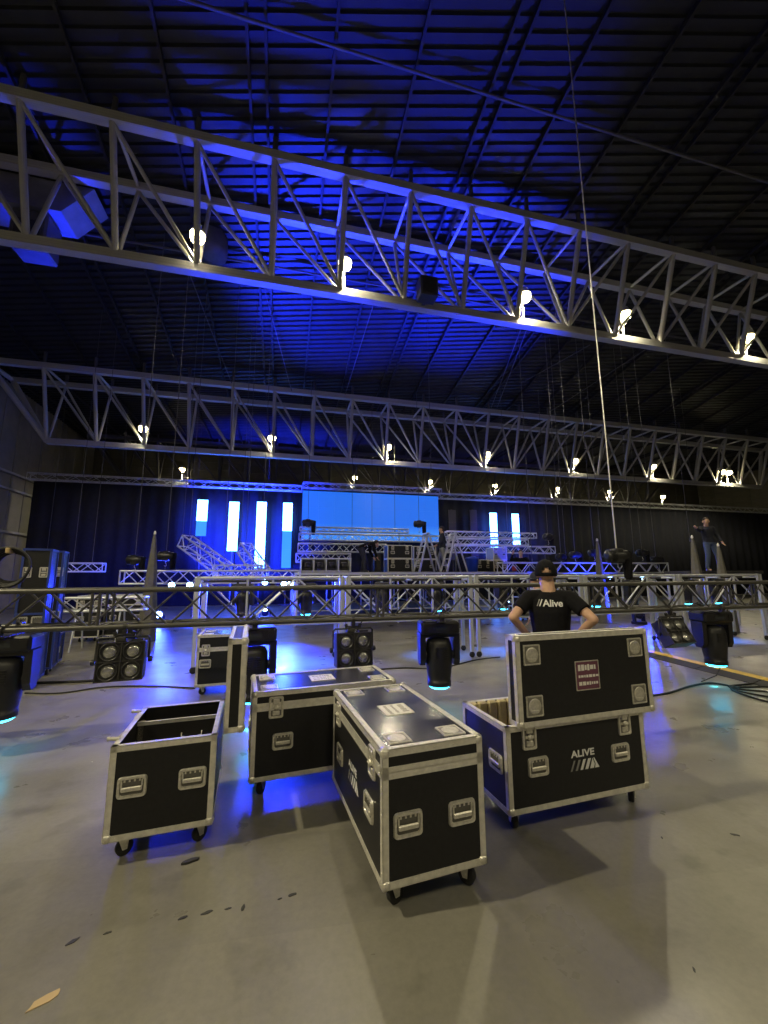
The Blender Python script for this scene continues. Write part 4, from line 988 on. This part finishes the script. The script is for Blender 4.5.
def person(label, loc, rz, J, top=CLOTHK, legs=DENIM, sleeve='long', cap=None, hair=True, voxel=.009, skin=SKIN, group=None, lean=0.):
    """J: joint positions in metres, facing +y; s=shoulder, e=elbow, w=wrist, h=hip, k=knee, a=ankle for l and r."""
    t = thing('person', label, 'person', loc, rz, group)
    D = dict(pel=V(0, 0, .95), waist=V(0, 0, 1.10), chest=V(0, .0, 1.30), neck=V(0, 0, 1.50), head=V(0, .02, 1.67), sl=V(-.195, 0, 1.44), sr=V(.195, 0, 1.44), el=V(-.25, -.03, 1.16), er=V(.25, -.03, 1.16), wl=V(-.26, .06, .92), wr=V(.26, .06, .92),
             hl=V(-.095, 0, .92), hr=V(.095, 0, .92), kl=V(-.11, .02, .50), kr=V(.11, .02, .50), al=V(-.12, -.03, .085), ar=V(.12, -.03, .085), fl=V(-.14, 1, 0), fr=V(.14, 1, 0), gaze=V(0, 1, 0)); D.update(J)
    hd = D['head']; ne = D['neck']; hs = D.get('hs', 1.); gz = D['gaze'].normalized(); sd = gz.cross(V(0, 0, 1)).normalized()
    body = [('loft', [(D['pel']+V(0, 0, -.08), .13, .10), (D['pel'], .16, .115), (D['waist'], .145, .105), (D['chest'], .17, .115), (ne+V(0, 0, -.09), .16, .09), (ne+V(0, 0, -.02), .08, .065)]),
            ('cap', ne+V(0, -.01, -.05), hd+V(0, -.005, -.06), .062*hs, .06*hs),
            ('ell', hd+V(0, 0, .03)-gz*.012, (.078*hs, .095*hs, .105)), ('ell', hd+gz*.035+V(0, 0, -.045), (.055, .06, .07)), ('cap', hd+gz*.092+V(0, 0, .015), hd+gz*.106+V(0, 0, -.022), .010, .015),
            ('ell', hd+gz*.078+V(0, 0, -.055), (.028, .02, .012)), ('ell', hd+gz*.08+V(0, 0, -.085), (.02, .016, .014))]
    for s_ in (-1, 1): body.append(('ell', hd+sd*s_*.083+V(0, -.005, -.005), (.016, .022, .034)))
    for S in 'lr':
        s_ = D['s'+S]; e_ = D['e'+S]; w_ = D['w'+S]; sg = -1 if S == 'l' else 1
        body += [('cap', ne+V(sg*.07, 0, -.055), s_, .055, .058), ('cap', s_, e_, .055, .043), ('cap', e_, w_, .043, .029)]
        # hand: palm and five bent fingers
        d_ = D.get('hd'+S, (w_-e_)).normalized(); side = D.get('th'+S, V(-sg, .6, 0)); side = (side-d_*side.dot(d_)).normalized(); nn = d_.cross(side)
        body += [('cap', w_, w_+d_*.04, .027, .030), ('cap', w_+d_*.045+side*.02, w_+d_*.085+side*.022, .017, .015), ('cap', w_+d_*.045-side*.02, w_+d_*.08-side*.022, .017, .014)]
        for i, (ln, off) in enumerate(((.072, .030), (.080, .010), (.074, -.010), (.056, -.029))):
            b0 = w_+d_*.088+side*off; cv = D.get('curl', .35); m_ = b0+(d_*math.cos(cv)+nn*sg*math.sin(cv)*.9)*ln*.5; e2 = m_+(d_*math.cos(2*cv)+nn*sg*math.sin(2*cv)*.9)*ln*.5
            body += [('cap', b0-d_*.02, m_, .0095, .009), ('cap', m_, e2, .009, .0075)]
        tb = w_+d_*.025+side*.022; tm_ = tb+(side*.75+d_*.65).normalized()*.042
        body += [('cap', tb, tm_, .013, .011), ('cap', tm_, tm_+(d_*.9+side*.35).normalized()*.03, .011, .009)]
        h_ = D['h'+S]; k_ = D['k'+S]; a_ = D['a'+S]; f_ = D['f'+S]; f_ = V(f_.x, f_.y, 0).normalized()
        body += [('cap', h_, k_, .083, .055), ('cap', k_, k_.lerp(a_, .35)-V(0, .012, 0), .054, .055), ('cap', k_.lerp(a_, .35)-V(0, .012, 0), a_, .054, .037), ('cap', a_+V(0, 0, -.045), a_+f_*.15+V(0, 0, -.055), .034, .028)]
    blob(body, voxel, 3, skin, 'body', t)
    # shirt or jacket
    up_ = .018
    sh = [('loft', [(D['pel']+V(0, 0, -.03), .178, .135), (D['pel']+V(0, 0, .05), .175, .132), (D['waist'], .166, .124), (D['chest'], .195, .138), (ne+V(0, 0, -.09), .182, .112), (ne+V(0, 0, -.035), .115, .088), (ne+V(0, 0, -.012), .078, .072)])]
    for S in 'lr':
        s_ = D['s'+S]; e_ = D['e'+S]; w_ = D['w'+S]; sg = -1 if S == 'l' else 1
        sh.append(('cap', ne+V(sg*.07, 0, -.06), s_, .066, .074))
        if sleeve == 'short': sh += [('cyl', s_, s_.lerp(e_, .62), .076, .072)]
        else: sh += [('cap', s_, e_, .075, .060), ('cyl', e_, e_.lerp(w_, .94), .060, .042)]
    so = blob(sh, voxel, 3, top, 'shirt' if sleeve == 'short' else 'jacket', t)
    # trousers and shoes
    tr = [('loft', [(D['pel']+V(0, 0, -.10), .165, .12), (D['pel']+V(0, 0, -.02), .172, .128), (D['pel']+V(0, 0, .05), .166, .122)])]
    for S in 'lr':
        h_ = D['h'+S]; k_ = D['k'+S]; a_ = D['a'+S]; f_ = D['f'+S]; f_ = V(f_.x, f_.y, 0).normalized()
        tr += [('cap', h_+V(0, 0, -.02), k_, .095, .070), ('cyl', k_, a_+V(0, 0, .0), .070, .058)]
        b2 = [('loft', [(a_-f_*.0+V(0, 0, -.085)+f_*.05, .045, .125), (a_+f_*.05+V(0, 0, -.05), .048, .128), (a_+f_*.03+V(0, 0, -.01), .042, .085), (a_+V(0, 0, .03), .044, .05)])]
        blob(b2, max(voxel, .009), 2, SHOE, 'shoe', t)
    blob(tr, voxel, 3, legs, 'trousers', t)
    # eyes
    for s_ in (-1, 1):
        q = MB(); sphere(q, hd+gz*.085+sd*s_*.032+V(0, 0, .018), (.011, .011, .009), 10, 6); q.build('eye', mat('eye_white', (.7, .7, .68), .3), t)
    if cap:
        q = MB(); n, k = 28, 9; vs = []; fs = []
        c_ = hd+V(0, 0, .026)-gz*.01; back = math.atan2(-gz.y, -gz.x)
        for j in range(k+1):
            th = math.radians(4+97*j/k)
            for i in range(n): a2 = 2*math.pi*i/n; vs.append(c_+V((.094*math.sin(th)*math.cos(a2))*hs, (.110*math.sin(th)*math.sin(a2))*hs, .130*math.cos(th)-.012+(.0 if j < k else -.012)))
        for j in range(k):
            for i in range(n):
                a2 = 2*math.pi*(i+.5)/n; da = (a2-back+math.pi) % (2*math.pi)-math.pi; el = j/k
                if 6 <= j < k-1 and (da/.45)**2+((k-1.2-j)/2.6)**2 < 1: continue      # opening above the strap
                fs.append((j*n+i, j*n+(i+1) % n, (j+1)*n+(i+1) % n, (j+1)*n+i))
        q._add(vs, fs, True); co_ = q.build('cap', cap, t); m_ = co_.modifiers.new('th', 'SOLIDIFY'); m_.thickness = .004
        q = MB(); vs = []; nb = 12                                                     # brim
        for r_, dz in ((.095, 0), (.13, .004), (.165, -.006)):
            for i in range(nb+1):
                a2 = -1.0+2.0*i/nb; v_ = gz*math.cos(a2)+sd*math.sin(a2); vs.append(c_+v_*(r_*(1 if r_ < .1 else (1-.18*abs(a2)**2)))+V(0, 0, .0+dz-.018*abs(math.sin(a2))))
        q._add(vs, [(j*(nb+1)+i, j*(nb+1)+i+1, (j+1)*(nb+1)+i+1, (j+1)*(nb+1)+i) for j in range(2) for i in range(nb)], True); bo_ = q.build('brim', cap, co_); m_ = bo_.modifiers.new('th', 'SOLIDIFY'); m_.thickness = .005
        q = MB(); sphere(q, c_+V(0, 0, .119), (.008, .008, .005), 8, 5); q.build('button', cap, co_)
    elif hair:
        hb = [('ell', hd+V(0, 0, .045)-gz*.02, (.084, .098, .10)), ('ell', hd+V(0, 0, .0)-gz*.04, (.078, .07, .08))]
        blob(hb, .012, 2, HAIR, 'hair', t)
    return t, so
# the man with hands on hips behind the open case
p = atY(549, 600, 3.52)
man, shirt = person('man in a black cap and black T-shirt lettered Alive, hands on hips behind the case', (p.x, 3.52, 0), math.radians(-33), dict(
    neck=V(0, -.01, 1.545), head=V(-.012, .01, 1.705), chest=V(0, 0, 1.34), waist=V(0, 0, 1.12), sl=V(-.185, -.01, 1.475), sr=V(.185, -.01, 1.475), el=V(-.345, -.16, 1.29), er=V(.36, -.15, 1.29), wl=V(-.215, .0, 1.105), wr=V(.215, .01, 1.105),
    hdl=V(.10, .9, -.35), hdr=V(-.10, .9, -.35), thl=V(0, -.2, -1), thr=V(0, -.2, -1), curl=.25, gaze=V(0, 1, 0), hs=1.12), top=CLOTHK, legs=mat('dark_trousers', (.02, .02, .024), .85, 0, .2, 30), sleeve='short', cap=CLOTHK, voxel=.0065)
bpy.context.view_layer.update()
# lettering on the back of the shirt, laid onto the cloth
bvh = BVHTree.FromPolygons([v.co.copy() for v in shirt.data.vertices], [tuple(f_.vertices) for f_ in shirt.data.polygons])
def shirt_text(body, size, cx, cz, mt, name, shear=0., sxx=1.):
    v, f_ = text_mesh(body, size, .0022, shear, .98); bm = bmesh.new(); vv = [bm.verts.new((x*sxx+cx, 0, y+cz)) for x, y, z in v]
    for g_ in f_:
        try: bm.faces.new([vv[i] for i in g_])
        except ValueError: pass
    bmesh.ops.triangulate(bm, faces=bm.faces)
    bmesh.ops.subdivide_edges(bm, edges=[e_ for e_ in bm.edges if e_.calc_length() > .008], cuts=3, use_grid_fill=False)
    bmesh.ops.triangulate(bm, faces=bm.faces)
    for x in bm.verts:
        h = bvh.ray_cast(Vector((x.co.x, -1, x.co.z)), Vector((0, 1, 0)))
        x.co.y = (h[0].y if h[0] else -.14)-.006
    me = bpy.data.meshes.new(name); bm.to_mesh(me); bm.free(); me.materials.append(mt); return link(name, me, shirt)
shirt_text('Alive', .088, .026, 1.425, PRINTW, 'shirt_lettering', sxx=1.02)['label'] = 'white Alive lettering'
shirt_text('/', .088, -.084, 1.427, PRINTW, 'shirt_slash', .1); shirt_text('/', .088, -.106, 1.427, PRINTG, 'shirt_slash', .1)
MB().lathe([(.034, -.012), (.036, 0), (.034, .012)], n=16, M=T(V(-.225, -.008, 1.118)) @ V(.185, .13, -.195).to_track_quat('Z', 'Y').to_matrix().to_4x4()).build('wristband', RUBBER, man)
# person on the wheeled truss at the far right
p = atY(714, 571, 8.38)
person('person in dark jacket and jeans standing on the wheeled truss, one arm bent up', (atY(713, 571, 10.1).x, 10.1, 1.78), math.radians(165), dict(
    head=V(.10, .10, 1.60), neck=V(.07, .05, 1.45), chest=V(.04, .03, 1.27), waist=V(.02, .0, 1.08), sl=V(-.13, .03, 1.39), sr=V(.26, .03, 1.38), el=V(-.24, .06, 1.14), wl=V(-.28, .16, .93), er=V(.42, .2, 1.30), wr=V(.60, .32, 1.36),
    kl=V(-.17, .05, .50), kr=V(.13, .05, .50), al=V(-.25, -.02, .085), ar=V(.14, -.02, .085), gaze=V(.5, .8, -.1)), top=CLOTHN, legs=DENIM, hair=True)
x_ = atY(713, 571, 10.1).x
t = thing('work_platform', 'dark work platform on trestle legs under the person in jeans', 'platform', (x_, 10.1, 0))
MB().box((0, 0, 1.73), (3.0, .9, .10), ch=.01).build('deck', DECKM, t)
for sx in (-1.4, 1.4):
    for sy in (-.4, .4): rod('leg', t, (sx, sy, 0), (sx, sy, 1.69), .035, TALU)
    rod('cross_bar', t, (sx, -.4, .6), (sx, .4, .6), .02, TALU)
# people on the stage
p = atY(443, 568, 14.9)
person('person in dark jacket and grey jeans standing on the stage beside the ladders', (p.x, 14.9, SZ), math.radians(70), dict(kr=V(.10, .16, .52), ar=V(.11, .12, .085), kl=V(-.1, -.02, .5), al=V(-.1, -.16, .085), el=V(-.26, .02, 1.17), wl=V(-.2, .22, 1.05), er=V(.26, .02, 1.17), wr=V(.2, .22, 1.05)), top=CLOTHN, legs=GREYC, voxel=.012)
p = atY(364, 572, 15.0)
person('person in black bending over beside the rack with four openings', (p.x, 15.0, SZ), math.radians(-80), dict(pel=V(0, -.12, .92), waist=V(0, -.02, 1.03), chest=V(0, .16, 1.08), neck=V(0, .36, 1.10), head=V(0, .52, 1.08), sl=V(-.19, .30, 1.06), sr=V(.19, .30, 1.06), el=V(-.22, .34, .78), er=V(.22, .34, .78), wl=V(-.18, .46, .56), wr=V(.18, .46, .56),
    hl=V(-.095, -.12, .9), hr=V(.095, -.12, .9), kl=V(-.12, .03, .49), kr=V(.12, .0, .49), gaze=V(0, .7, -.7)), top=CLOTHK, legs=CLOTHN, voxel=.012)
p = atY(377, 572, 15.6); t = thing('column_speaker', 'narrow black column speaker standing on the stage behind the bending person', 'loudspeaker', (p.x, 15.6, SZ))
MB().box((0, 0, .38), (.26, .28, .72), ch=.02).build('cabinet', BLKPL, t); MB().box((0, -.145, .40), (.22, .02, .62), ch=.006).build('grille', BLKMET, t); MB().box((0, 0, .01), (.34, .34, .02)).build('foot', BLKMET, t)
p = atY(522, 572, 13.86); simple_case('tall black road case used as a step under the person with raised hand', (p.x, 13.82, 0), .6, .5, .72, feet=.13, name='road_case')
person('person in black with a raised hand standing on a case behind the blue-lit truss', (p.x, 13.88, .85), math.radians(150), dict(er=V(.36, .08, 1.42), wr=V(.30, .14, 1.64), el=V(-.33, .05, 1.2), wl=V(-.3, .25, 1.2)), top=CLOTHK, legs=CLOTHK, voxel=.012)
p = atY(535, 580, 6.4)
person('person in a dark cap beyond the black truss, mostly hidden behind the man', (p.x+.03, 6.4, 0), math.radians(75), dict(head=V(0, .02, 1.61), neck=V(0, 0, 1.45), sl=V(-.19, 0, 1.39), sr=V(.19, 0, 1.39), chest=V(0, 0, 1.26)), top=GREYC, legs=DENIM, cap=CLOTHN, voxel=.012)
